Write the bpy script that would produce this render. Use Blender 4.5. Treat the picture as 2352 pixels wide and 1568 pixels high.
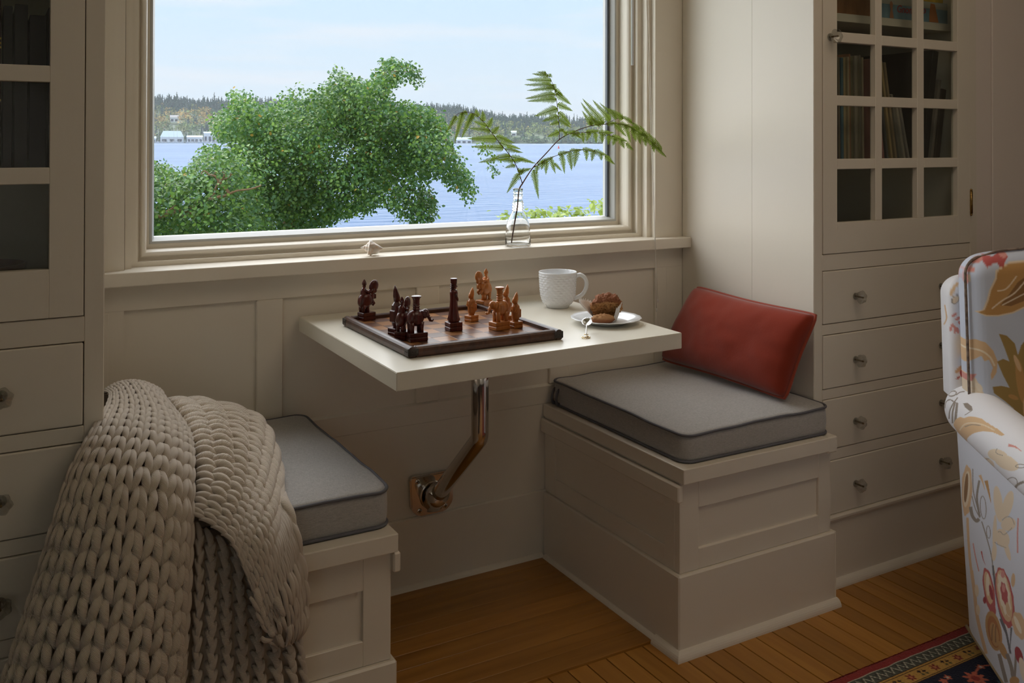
import bpy, bmesh, math, random
from mathutils import Vector, Matrix, noise as mnoise

for _o in list(bpy.data.objects):
    bpy.data.objects.remove(_o, do_unlink=True)
SC = bpy.context.scene
COL = SC.collection

# ------------------------------------------------------------------ camera
CAM_POS = (-.1755, -2.2499, 1.172)
YAW, PITCH, ROLL, FPX, PPY = 29.4844, .4507, .1124, 2130.69, 308.0
cam_d = bpy.data.cameras.new('camera')
cam_d.sensor_fit = 'HORIZONTAL'
cam_d.sensor_width = 36.0
cam_d.lens = FPX / 2352 * 36.0
cam_d.shift_y = -(784.0 - PPY) / 2352
cam_d.clip_start, cam_d.clip_end = .05, 6000
cam = bpy.data.objects.new('camera', cam_d)
COL.objects.link(cam)
cam.matrix_world = (Matrix.Translation(CAM_POS) @ Matrix.Rotation(math.radians(-YAW), 4, 'Z')
                    @ Matrix.Rotation(math.radians(90 + PITCH), 4, 'X') @ Matrix.Rotation(math.radians(ROLL), 4, 'Z'))
SC.camera = cam

# ------------------------------------------------------------------ sky
W = bpy.data.worlds.new('sky')
SC.world = W
W.use_nodes = True
_nt = W.node_tree
_nt.nodes.clear()
def _n(t, **k):
    n = _nt.nodes.new(t)
    for a, b in k.items():
        setattr(n, a, b)
    return n
_tc = _n('ShaderNodeTexCoord')
_sep = _n('ShaderNodeSeparateXYZ')
_ramp = _n('ShaderNodeValToRGB')
_cr = _ramp.color_ramp
_cr.elements[0].position, _cr.elements[0].color = 0.0, (.68, .80, .93, 1)
_cr.elements[1].position, _cr.elements[1].color = 1.0, (.16, .34, .70, 1)
for p, c in ((.05, (.72, .84, .96, 1)), (.15, (.60, .80, .97, 1)), (.35, (.42, .63, .90, 1))):
    e = _cr.elements.new(p); e.color = c
_map = _n('ShaderNodeMapping')
_map.inputs['Scale'].default_value = (1.6, 1.6, 14)
_noi = _n('ShaderNodeTexNoise')
_noi.inputs['Scale'].default_value = 2.6
_noi.inputs['Detail'].default_value = 6
_cl = _n('ShaderNodeValToRGB')
_cl.color_ramp.elements[0].position, _cl.color_ramp.elements[0].color = .46, (0, 0, 0, 1)
_cl.color_ramp.elements[1].position, _cl.color_ramp.elements[1].color = .66, (.75, .75, .75, 1)
_mix = _n('ShaderNodeMixRGB')
_mix.inputs['Color2'].default_value = (.80, .86, .94, 1)
_bg = _n('ShaderNodeBackground')
_bg.inputs['Strength'].default_value = 1.0
_out = _n('ShaderNodeOutputWorld')
L = _nt.links.new
L(_tc.outputs['Generated'], _sep.inputs[0])
L(_sep.outputs['Z'], _ramp.inputs[0])
L(_tc.outputs['Generated'], _map.inputs[0])
L(_map.outputs[0], _noi.inputs[0])
L(_noi.outputs[0], _cl.inputs[0])
L(_cl.outputs[0], _mix.inputs['Fac'])
L(_ramp.outputs[0], _mix.inputs['Color1'])
L(_mix.outputs[0], _bg.inputs['Color'])
L(_bg.outputs[0], _out.inputs[0])

# ------------------------------------------------------------------ hazy sun, and an added, unseen warm fill lamp under the ceiling
sun_d = bpy.data.lights.new('sun', 'SUN')
sun_d.energy = SUN_E = 10
sun_d.angle = math.radians(130)
sun_d.color = (1.0, .985, .96)
sun = bpy.data.objects.new('sun', sun_d)
COL.objects.link(sun)
sun.rotation_euler = Vector((.30, -.74, -.60)).to_track_quat('-Z', 'Y').to_euler()
lamp_d = bpy.data.lights.new('ceiling_fill', 'AREA')
lamp_d.shape = 'DISK'
lamp_d.size = 1.4
lamp_d.energy = 8.3
lamp_d.color = (1.0, .80, .61)
lamp = bpy.data.objects.new('ceiling_fill', lamp_d)
COL.objects.link(lamp)
lamp.location = (1.35, -1.7, 2.49)

# ------------------------------------------------------------------ exposure
SC.view_settings.view_transform = 'Standard'
SC.view_settings.look = 'None'
SC.view_settings.gamma = 1
SC.view_settings.use_curve_mapping = False
SC.view_settings.exposure = 0.0

# ------------------------------------------------------------------ helpers
def tag(o, label=None, cat=None, group=None, kind=None):
    if label: o['label'] = label
    if cat: o['category'] = cat
    if group: o['group'] = group
    if kind: o['kind'] = kind
    return o

def empty(name, loc=(0, 0, 0), rz=0.0, label=None, cat=None, group=None, kind=None):
    o = bpy.data.objects.new(name, None)
    COL.objects.link(o)
    o.location = loc
    o.rotation_euler = (0, 0, rz)
    o.empty_display_size = .05
    return tag(o, label, cat, group, kind)

def put(name, me, mat=None, parent=None, world=True):
    """link a mesh; world=True: its coordinates are world coordinates even under a parent"""
    o = bpy.data.objects.new(name, me)
    COL.objects.link(o)
    if mat is not None and not me.materials:
        me.materials.append(mat)
    if parent is not None:
        o.parent = parent
        if world:
            M = Matrix.Identity(4)
            p = parent
            chain = []
            while p is not None:
                chain.append(p)
                p = p.parent
            for p in reversed(chain):
                M = M @ p.matrix_parent_inverse @ p.matrix_basis
            o.matrix_parent_inverse = M.inverted()
    return o

def from_bm(bm, name='mesh', smooth=False):
    bmesh.ops.recalc_face_normals(bm, faces=bm.faces)
    me = bpy.data.meshes.new(name)
    bm.to_mesh(me)
    bm.free()
    if smooth:
        for p in me.polygons:
            p.use_smooth = True
    return me

def pyd(verts, faces, name='mesh', smooth=False):
    me = bpy.data.meshes.new(name)
    me.from_pydata([tuple(v) for v in verts], [], faces)
    me.update()
    if smooth:
        for p in me.polygons:
            p.use_smooth = True
    return me

def box_me(a, b, bev=.0015, seg=1):
    bm = bmesh.new()
    bmesh.ops.create_cube(bm, size=1)
    for v in bm.verts:
        v.co = Vector([(a[i] + b[i]) / 2 + v.co[i] * (b[i] - a[i]) for i in range(3)])
    if bev:
        bev = min(bev, .45 * min(abs(b[i] - a[i]) for i in range(3)))
        bmesh.ops.bevel(bm, geom=list(bm.edges), offset=bev, segments=seg, affect='EDGES', profile=.5)
    return from_bm(bm)

def box(name, a, b, mat, parent=None, bev=.0015, seg=1):
    return put(name, box_me(a, b, bev, seg), mat, parent)

def multibox_me(boxes, bev=0):
    bm = bmesh.new()
    for a, b in boxes:
        r = bmesh.ops.create_cube(bm, size=1)
        for v in r['verts']:
            v.co = Vector([(a[i] + b[i]) / 2 + v.co[i] * (b[i] - a[i]) for i in range(3)])
        if bev:
            es = list({e for v in r['verts'] for e in v.link_edges})
            bmesh.ops.bevel(bm, geom=es, offset=bev, segments=1, affect='EDGES')
    return from_bm(bm)

def lathe_me(prof, n=32, cap=True, smooth=True, wob=None):
    vs, fs = [], []
    for j, (r, z) in enumerate(prof):
        for i in range(n):
            a = 2 * math.pi * i / n
            rr = r * (wob(a, j) if wob else 1)
            vs.append((rr * math.cos(a), rr * math.sin(a), z))
    m = len(prof)
    for j in range(m - 1):
        for i in range(n):
            k = (i + 1) % n
            fs.append((j * n + i, j * n + k, (j + 1) * n + k, (j + 1) * n + i))
    if cap:
        fs.append(tuple(range(n))[::-1])
        fs.append(tuple((m - 1) * n + i for i in range(n)))
    return pyd(vs, fs, smooth=smooth)

def frames(pts):
    """parallel-transport frames along a polyline"""
    pts = [Vector(p) for p in pts]
    T = []
    for i in range(len(pts)):
        a, b = pts[max(i - 1, 0)], pts[min(i + 1, len(pts) - 1)]
        d = b - a
        T.append(d.normalized() if d.length > 1e-9 else Vector((0, 0, 1)))
    up = Vector((0, 0, 1)) if abs(T[0].z) < .9 else Vector((1, 0, 0))
    n = (up - T[0] * up.dot(T[0])).normalized()
    out = []
    for i, t in enumerate(T):
        n = (n - t * n.dot(t))
        n = n.normalized() if n.length > 1e-9 else t.orthogonal().normalized()
        out.append((pts[i], t, n, t.cross(n)))
    return out

def tube_geo(pts, rad, n=8, closed=False, base=0, flat=1.0):
    fr = frames(pts)
    vs, fs = [], []
    m = len(fr)
    for j, (p, t, a, b) in enumerate(fr):
        r = rad[j] if isinstance(rad, (list, tuple)) else rad
        for i in range(n):
            th = 2 * math.pi * i / n
            vs.append(p + a * (r * math.cos(th)) + b * (r * flat * math.sin(th)))
    for j in range(m if closed else m - 1):
        for i in range(n):
            k = (i + 1) % n
            j2 = (j + 1) % m
            fs.append((base + j * n + i, base + j * n + k, base + j2 * n + k, base + j2 * n + i))
    if not closed:
        fs.append(tuple(base + i for i in range(n))[::-1])
        fs.append(tuple(base + (m - 1) * n + i for i in range(n)))
    return vs, fs

def tube_me(pts, rad, n=8, closed=False, flat=1.0):
    v, f = tube_geo(pts, rad, n, closed, 0, flat)
    return pyd(v, f, smooth=True)

class Geo:
    """collects raw geometry of ONE part"""
    def __init__(s): s.v, s.f = [], []
    def add(s, v, f):
        b = len(s.v)
        s.v += [Vector(q) for q in v]
        s.f += [tuple(b + i for i in q) for q in f]
    def tube(s, pts, rad, n=8, closed=False, flat=1.0):
        v, f = tube_geo(pts, rad, n, closed, 0, flat)
        s.add(v, f)
    def blob(s, c, r, rot=None, nu=14, nv=9, pw=1.0):
        v, f = [], []
        for j in range(nv + 1):
            ph = math.pi * j / nv
            for i in range(nu):
                th = 2 * math.pi * i / nu
                q = Vector((math.sin(ph) * math.cos(th), math.sin(ph) * math.sin(th), math.cos(ph)))
                if pw != 1.0:
                    q = Vector([math.copysign(abs(k) ** pw, k) for k in q])
                q = Vector((q.x * r[0], q.y * r[1], q.z * r[2]))
                if rot is not None: q = rot @ q
                v.append(Vector(c) + q)
        for j in range(nv):
            for i in range(nu):
                k = (i + 1) % nu
                f.append((j * nu + i, (j + 1) * nu + i, (j + 1) * nu + k, j * nu + k))
        s.add(v, f)
    def box(s, a, b, M=None, bev=.0008):
        me = box_me(a, b, bev)
        s.add([(M @ v.co if M is not None else v.co.copy()) for v in me.vertices], [tuple(p.vertices) for p in me.polygons])
        bpy.data.meshes.remove(me)
    def lathe(s, prof, c=(0, 0, 0), n=16, wob=None):
        me = lathe_me(prof, n, True, True, wob)
        s.add([v.co + Vector(c) for v in me.vertices], [tuple(p.vertices) for p in me.polygons])
        bpy.data.meshes.remove(me)
    def mesh(s, smooth=True): return pyd(s.v, s.f, smooth=smooth)

def prism_me(poly, y0, y1, bev=0, axis='Y'):
    """extrude a 2-D outline (x,z) between y0 and y1"""
    bm = bmesh.new()
    a = [bm.verts.new((x, y0, z)) for x, z in poly]
    b = [bm.verts.new((x, y1, z)) for x, z in poly]
    n = len(poly)
    bm.faces.new(a); bm.faces.new(b[::-1])
    for i in range(n):
        bm.faces.new((a[i], b[i], b[(i + 1) % n], a[(i + 1) % n]))
    if bev:
        bmesh.ops.bevel(bm, geom=list(bm.edges), offset=bev, segments=2, affect='EDGES')
    return from_bm(bm)

def catmull(P, n):
    """resample control points (Vectors) to n points on a Catmull-Rom spline"""
    P = [Vector(p) for p in P]
    m = len(P) - 1
    out = []
    for k in range(n):
        t = k / (n - 1) * m
        i = min(int(t), m - 1)
        u = t - i
        p0, p1, p2, p3 = P[max(i - 1, 0)], P[i], P[i + 1], P[min(i + 2, m)]
        out.append(.5 * ((2 * p1) + (p2 - p0) * u + (2 * p0 - 5 * p1 + 4 * p2 - p3) * u * u + (3 * p1 - p0 - 3 * p2 + p3) * u ** 3))
    return out

def cat_at(P, t):
    """Catmull-Rom point at parameter t in [0, len-1]"""
    m = len(P) - 1
    t = max(0.0, min(m - 1e-6, t))
    i = int(t)
    u = t - i
    p0, p1, p2, p3 = P[max(i - 1, 0)], P[i], P[i + 1], P[min(i + 2, m)]
    return .5 * ((2 * p1) + (p2 - p0) * u + (2 * p0 - 5 * p1 + 4 * p2 - p3) * u * u + (3 * p1 - p0 - 3 * p2 + p3) * u ** 3)

# ------------------------------------------------------------------ materials
MATS = {}
def mat(name, col, rough=.5, metal=0.0, bump=None, var=None, spec=None, trans=0.0, ior=1.45, sheen=0.0, attr=None, coat=0.0, sub=0.0):
    """bump=(scale, strength, detail, (sx,sy,sz)), var=(scale, amount, (sx,sy,sz)), attr=name of a colour attribute"""
    if name in MATS: return MATS[name]
    m = bpy.data.materials.new(name)
    m.use_nodes = True
    nt = m.node_tree
    b = nt.nodes['Principled BSDF']
    b.inputs['Base Color'].default_value = (*col, 1)
    b.inputs['Roughness'].default_value = rough
    b.inputs['Metallic'].default_value = metal
    b.inputs['IOR'].default_value = ior
    b.inputs['Transmission Weight'].default_value = trans
    b.inputs['Sheen Weight'].default_value = sheen
    b.inputs['Coat Weight'].default_value = coat
    if sub:
        b.inputs['Subsurface Weight'].default_value = sub
        b.inputs['Subsurface Radius'].default_value = (.01, .006, .003)
    if spec is not None: b.inputs['Specular IOR Level'].default_value = spec
    tc = nt.nodes.new('ShaderNodeTexCoord')
    src = None
    if attr:
        a = nt.nodes.new('ShaderNodeAttribute')
        a.attribute_name = attr
        src = a.outputs['Color']
        nt.links.new(src, b.inputs['Base Color'])
    if var:
        sc, am, st = var
        mp = nt.nodes.new('ShaderNodeMapping'); mp.inputs['Scale'].default_value = st
        no = nt.nodes.new('ShaderNodeTexNoise'); no.inputs['Scale'].default_value = sc; no.inputs['Detail'].default_value = 5
        mr = nt.nodes.new('ShaderNodeMapRange')
        mr.inputs['From Min'].default_value, mr.inputs['From Max'].default_value = .3, .7
        mr.inputs['To Min'].default_value, mr.inputs['To Max'].default_value = 1 - am, 1 + am
        mx = nt.nodes.new('ShaderNodeMixRGB'); mx.blend_type = 'MULTIPLY'; mx.inputs['Fac'].default_value = 1
        mx.inputs['Color1'].default_value = (*col, 1)
        nt.links.new(tc.outputs['Object'], mp.inputs[0]); nt.links.new(mp.outputs[0], no.inputs[0])
        nt.links.new(no.outputs[0], mr.inputs[0]); nt.links.new(mr.outputs[0], mx.inputs['Color2'])
        if src is not None: nt.links.new(src, mx.inputs['Color1'])
        nt.links.new(mx.outputs[0], b.inputs['Base Color'])
    if bump:
        sc, st, de, ax = bump
        mp = nt.nodes.new('ShaderNodeMapping'); mp.inputs['Scale'].default_value = ax
        no = nt.nodes.new('ShaderNodeTexNoise'); no.inputs['Scale'].default_value = sc; no.inputs['Detail'].default_value = de
        bu = nt.nodes.new('ShaderNodeBump'); bu.inputs['Strength'].default_value = st; bu.inputs['Distance'].default_value = .002
        nt.links.new(tc.outputs['Object'], mp.inputs[0]); nt.links.new(mp.outputs[0], no.inputs[0])
        nt.links.new(no.outputs[0], bu.inputs['Height']); nt.links.new(bu.outputs[0], b.inputs['Normal'])
    MATS[name] = m
    return m

PAINT = mat('cream_paint', (.79, .725, .615), .38, bump=(60, .12, 3, (1, 1, .12)))
PAINT_X = mat('cream_paint_brushed_across', (.79, .725, .615), .38, bump=(60, .10, 3, (.12, 1, 1)))
TABLE_PAINT = mat('table_paint', (.80, .76, .65), .30, bump=(200, .02, 2, (1, 1, 1)))
WALLM = mat('wall_paint', (.74, .68, .58), .7)
CEILM = mat('ceiling_paint', (.80, .76, .68), .8)
DARK = mat('dark_gap', (.012, .01, .009), .8)  # near-black, stands in for the shade inside gaps

def glass_mat(name, tint=(1, 1, 1), refl=.08):
    """thin pane: lets light through and mirrors a little"""
    m = bpy.data.materials.new(name); m.use_nodes = True
    nt = m.node_tree; nt.nodes.clear()
    t = nt.nodes.new('ShaderNodeBsdfTransparent'); t.inputs[0].default_value = (*tint, 1)
    g = nt.nodes.new('ShaderNodeBsdfGlossy'); g.inputs['Roughness'].default_value = .01
    lw = nt.nodes.new('ShaderNodeLayerWeight'); lw.inputs['Blend'].default_value = .5
    po = nt.nodes.new('ShaderNodeMath'); po.operation = 'POWER'; po.inputs[1].default_value = 5
    mu = nt.nodes.new('ShaderNodeMath'); mu.operation = 'MULTIPLY_ADD'; mu.inputs[1].default_value = .9; mu.inputs[2].default_value = refl
    nt.links.new(lw.outputs['Facing'], po.inputs[0]); nt.links.new(po.outputs[0], mu.inputs[0])
    x = nt.nodes.new('ShaderNodeMixShader'); o = nt.nodes.new('ShaderNodeOutputMaterial')
    nt.links.new(mu.outputs[0], x.inputs[0])
    nt.links.new(t.outputs[0], x.inputs[1]); nt.links.new(g.outputs[0], x.inputs[2]); nt.links.new(x.outputs[0], o.inputs[0])
    return m
PANE = glass_mat('window_glass', (.99, .995, .995), .02)
CABPANE = glass_mat('cabinet_glass', (.90, .92, .90), .03)
CRYSTAL = mat('clear_glass', (.96, .97, .97), .02, trans=1.0, ior=1.45)
CHROME = mat('chrome', (.62, .58, .54), .10, metal=1.0, bump=(25, .05, 2, (1, 1, 1)))

def wood_mat(name, c1, c2, along, scale=1.0, rough=.35, seed=0.0, mid=.5):
    """streaky wood; along = axis index of the grain; every object is shifted by its own location"""
    if name in MATS: return MATS[name]
    m = bpy.data.materials.new(name); m.use_nodes = True
    nt = m.node_tree; b = nt.nodes['Principled BSDF']
    b.inputs['Roughness'].default_value = rough
    tc = nt.nodes.new('ShaderNodeTexCoord'); oi = nt.nodes.new('ShaderNodeObjectInfo')
    ad = nt.nodes.new('ShaderNodeVectorMath'); ad.operation = 'MULTIPLY_ADD'
    cmb = nt.nodes.new('ShaderNodeCombineXYZ')
    for k in range(3): nt.links.new(oi.outputs['Random'], cmb.inputs[k])
    ad.inputs[1].default_value = (37, 53, 71)
    nt.links.new(cmb.outputs[0], ad.inputs[0]); nt.links.new(tc.outputs['Object'], ad.inputs[2])
    mp = nt.nodes.new('ShaderNodeMapping')
    s = [14 * scale] * 3; s[along] = .9 * scale
    mp.inputs['Scale'].default_value = s
    no = nt.nodes.new('ShaderNodeTexNoise'); no.inputs['Scale'].default_value = 3; no.inputs['Detail'].default_value = 7; no.inputs['Distortion'].default_value = .6
    rp = nt.nodes.new('ShaderNodeValToRGB')
    rp.color_ramp.elements[0].position, rp.color_ramp.elements[0].color = mid - .22, (*c1, 1)
    rp.color_ramp.elements[1].position, rp.color_ramp.elements[1].color = mid + .22, (*c2, 1)
    mr = nt.nodes.new('ShaderNodeMapRange'); mr.inputs['To Min'].default_value = .82; mr.inputs['To Max'].default_value = 1.14
    mx = nt.nodes.new('ShaderNodeMixRGB'); mx.blend_type = 'MULTIPLY'; mx.inputs['Fac'].default_value = 1
    bu = nt.nodes.new('ShaderNodeBump'); bu.inputs['Strength'].default_value = .08; bu.inputs['Distance'].default_value = .001
    nt.links.new(ad.outputs[0], mp.inputs[0]); nt.links.new(mp.outputs[0], no.inputs[0]); nt.links.new(no.outputs[0], rp.inputs[0])
    nt.links.new(oi.outputs['Random'], mr.inputs[0])
    nt.links.new(rp.outputs[0], mx.inputs['Color1']); nt.links.new(mr.outputs[0], mx.inputs['Color2'])
    nt.links.new(mx.outputs[0], b.inputs['Base Color'])
    nt.links.new(no.outputs[0], bu.inputs['Height']); nt.links.new(bu.outputs[0], b.inputs['Normal'])
    MATS[name] = m
    return m
FIR_Y = wood_mat('amber_floor_strip', (.40, .175, .028), (.52, .25, .048), 1, 1.0, .36)
FIR_X = wood_mat('amber_alcove_board', (.33, .14, .022), (.47, .22, .042), 0, 1.0, .34)
# ------------------------------------------------------------------ the room
XR, D = 1.7046, -.5278            # alcove's right side, cabinet fronts
CEIL = 2.55

def wall_children(parent): pass

fl = put('floor', box_me((-1.4, -4.6, -.12), (4.0, .16, -.011), 0), mat('floor_base', (.03, .014, .006), .8))
tag(fl, kind='structure')
def wedge_strip(w, l, t): return box_me((-w / 2, -l, -t), (w / 2, 0, 0), .0008)
_pitch = .0517
_strip = box_me((-_pitch / 2 + .0012, -1.7, -.012), (_pitch / 2 - .0012, 0, 0), .0008)
_strip.materials.append(FIR_Y)
rs = random.Random(4)
for i in range(-21, 24):
    xc = 1.2079 + (i + .5) * _pitch
    y1 = -.515 if xc < XR else D + .002
    cuts = []
    o = put('floor_strip', _strip, None, fl, world=False)
    o.location = (xc, y1, 0)
    o.matrix_parent_inverse = Matrix.Identity(4)
_bw = .0573
_board = box_me((0, 0, -.010), (.69, _bw - .0016, .006), .0008)
_board.materials.append(FIR_X)
for i in range(9):
    o = put('alcove_board', _board, None, fl, world=False)
    o.location = (.5035, -.515 + i * _bw, 0)

tag(put('ceiling', box_me((-1.4, -4.6, CEIL), (4.0, .16, CEIL + .1), 0), CEILM), kind='structure')
# left wall with the room's second window (behind the photographer's left shoulder)
LY0, LY1, LZ0, LZ1 = -4.4, -2.9, .75, 2.2
tag(put('wall_left', multibox_me([((-1.45, -4.6, -.12), (-1.3, LY0, CEIL)), ((-1.45, LY1, -.12), (-1.3, .16, CEIL)), ((-1.45, LY0, -.12), (-1.3, LY1, LZ0)), ((-1.45, LY0, LZ1), (-1.3, LY1, CEIL))]), WALLM), kind='structure')
win2 = empty('window_2', (-1.375, (LY0 + LY1) / 2, LZ0), kind='structure')
put('frame', multibox_me([((-1.40, LY0, LZ0), (-1.34, LY0 + .06, LZ1)), ((-1.40, LY1 - .06, LZ0), (-1.34, LY1, LZ1)), ((-1.40, LY0 + .06, LZ0), (-1.34, LY1 - .06, LZ0 + .06)), ((-1.40, LY0 + .06, LZ1 - .06), (-1.34, LY1 - .06, LZ1)),
                          ((-1.40, (LY0 + LY1) / 2 - .03, LZ0 + .06), (-1.34, (LY0 + LY1) / 2 + .03, LZ1 - .06))]), PAINT, win2)
put('glass_pane', box_me((-1.372, LY0 + .06, LZ0 + .06), (-1.369, LY1 - .06, LZ1 - .06), 0), PANE, win2)
tag(put('lawn', box_me((-40, -30, -.6), (-1.5, .1, -.5), 0), mat('lawn_green', (.08, .14, .04), .9)), kind='structure')
tag(put('wall_right', box_me((4.0, -4.6, -.12), (4.1, .16, CEIL), 0), WALLM), kind='structure')
tag(put('wall_back', box_me((-1.45, -4.7, -.12), (4.1, -4.6, CEIL), 0), WALLM), kind='structure')

# window wall: thick wall with the opening
WX0, WX1, WZ0, WZ1 = .0945, 1.599, .857, 2.10
ww = put('wall_front', multibox_me([((-1.3, .0005, 0), (WX0, .165, CEIL)), ((WX1, .0005, 0), (4.0, .165, CEIL)),
                                    ((WX0, .012, 0), (WX1, .165, WZ0)), ((WX0, .0005, WZ1), (WX1, .165, CEIL))]), PAINT)
tag(ww, kind='structure')
# wainscot boards on it: stiles, rails, recessed panels
_edges = [(.0, .0636), (.3915, .4555), (.81, .875), (1.222, 1.287), (1.641, XR)]
for a, b in _edges:
    box('stile', (a, 0, .483), (b, .012, .787), PAINT, ww, .002)
for k in range(4):
    box('wainscot_panel', (_edges[k][1] - .001, .0095, .478), (_edges[k + 1][0] + .001, .0125, .79), PAINT, ww, 0)
box('rail', (0, 0, .787), (XR, .012, .8485), PAINT_X, ww, .002)
me = pyd([(0, .0, .478), (XR, 0, .478), (XR, .0105, .4835), (0, .0105, .4835), (0, 0, .43), (XR, 0, .43), (XR, .012, .43), (0, .012, .43)],
         [(0, 1, 2, 3), (4, 5, 1, 0), (4, 7, 6, 5), (3, 2, 6, 7), (0, 3, 7, 4), (1, 5, 6, 2)])
put('rail', me, PAINT_X, ww)
box('lower_board', (0, .001, .185), (XR, .012, .4295), PAINT_X, ww, .0012)
box('baseboard', (0, -.008, 0), (XR, .012, .188), PAINT_X, ww, .003)
def quarter_round_me(p0, p1, out, r=.014, n=6, m0=0.0, m1=0.0):
    """quarter round along p0-p1 (2-D), 'out' = unit 2-D direction away from the wall; m0/m1 lengthen the outer edge (mitres)"""
    d = Vector((p1[0] - p0[0], p1[1] - p0[1])).normalized()
    vs, fs = [], []
    prof = [(0, 0)] + [(r * math.sin(a), r * 1.15 * math.cos(a)) for a in [math.pi / 2 * i / n for i in range(n + 1)]]
    for (p, s, mm) in ((p0, -1, m0), (p1, 1, m1)):
        for o_, z in prof:
            vs.append((p[0] + out[0] * o_ + d.x * s * mm * o_, p[1] + out[1] * o_ + d.y * s * mm * o_, z))
    k = len(prof)
    for i in range(k):
        fs.append((i, (i + 1) % k, k + (i + 1) % k, k + i))
    fs.append(tuple(range(k))[::-1]); fs.append(tuple(range(k, 2 * k)))
    me = pyd(vs, fs)
    return me
put('quarter_round', quarter_round_me((.50, -.008), (1.19, -.008), (0, -1), .014), PAINT_X, ww)

# right of the right-hand cabinet: flat boards with a shadow groove
wr = put('trim_1', box_me((2.3855, -.505, 0), (4.0, .0, CEIL), 0), WALLM); tag(wr, kind='structure')
PINK = mat('hall_panel_paint', (.84, .75, .68), .5)
box('casing_board', (2.3865, -.517, 0), (2.474, -.505, CEIL - .01), PINK, wr, .002)
box('casing_board', (2.480, -.517, 0), (2.98, -.505, CEIL - .01), PINK, wr, .002)
box('casing_board', (2.985, -.517, 0), (3.98, -.505, CEIL - .01), PINK, wr, .002)

# ------------------------------------------------------------------ window
win = empty('window_1', (.847, .05, .88), kind='structure')
prof = [(.0006, -.0005), (.0006, .02), (.017, .02), (.017, .045), (.034, .045), (.034, .07), (.0415, .07), (.0425, .065), (.0455, .0615), (.0495, .061),
        (.0535, .064), (.056, .070), (.057, .078), (.057, .11), (.068, .11), (.0685, .108), (.074, .108), (.082, .135), (.082, .16)]
def ring_me(prof, x0, x1, z0, z1):
    vs, fs = [], []
    for o_, y in prof:
        vs += [(x0 + o_, y, z0 + o_), (x1 - o_, y, z0 + o_), (x1 - o_, y, z1 - o_), (x0 + o_, y, z1 - o_)]
    for j in range(len(prof) - 1):
        for i in range(4):
            k = (i + 1) % 4
            fs.append((4 * j + i, 4 * j + k, 4 * j + 4 + k, 4 * j + 4 + i))
    return pyd(vs, fs)
put('casing', ring_me(prof[:3], WX0, WX1, WZ0, WZ1), PAINT, win)
put('jamb', ring_me(prof[2:5], WX0, WX1, WZ0, WZ1), PAINT, win)
put('sash', ring_me(prof[4:15], WX0, WX1, WZ0, WZ1), PAINT, win)
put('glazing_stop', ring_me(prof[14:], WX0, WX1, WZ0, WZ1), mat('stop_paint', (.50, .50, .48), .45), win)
_g = .082
box('spacer', (WX1 - _g - .0065, .128, WZ0 + _g), (WX1 - _g, .139, WZ1 - _g), mat('glazing_spacer', (.10, .115, .14), .5), win, 0)
put('glass_pane', box_me((WX0 + _g, .139, WZ0 + _g), (WX1 - _g, .142, WZ1 - _g), 0), PANE, win)
box('sill', (.0, -.0431, .8485), (XR, .046, .88), PAINT_X, win, .0025, 2)
# ------------------------------------------------------------------ glass knobs
KNOBG = glass_mat('knob_glass', (.86, .87, .86), .17)
def knob_me():
    prof = [(.005, 0), (.0095, .001), (.0095, .003), (.0048, .005), (.0045, .009), (.009, .012), (.0155, .016), (.0175, .021), (.015, .0265), (.008, .029)]
    me = lathe_me(prof, 24, True, False, wob=lambda a, j: 1 + (.09 * math.cos(6 * a) if j > 4 else 0))
    me.transform(Matrix.Rotation(math.radians(90), 4, 'X'))          # pointing to -Y
    me.materials.append(KNOBG)
    return me
KNOB = knob_me()
SCREW = lathe_me([(.0025, 0), (.0025, .028), (.0012, .0292)], 10, True, False)
SCREW.transform(Matrix.Rotation(math.radians(90), 4, 'X'))
SCREW.materials.append(mat('brass_dark', (.20, .14, .07), .3, metal=1))

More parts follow.
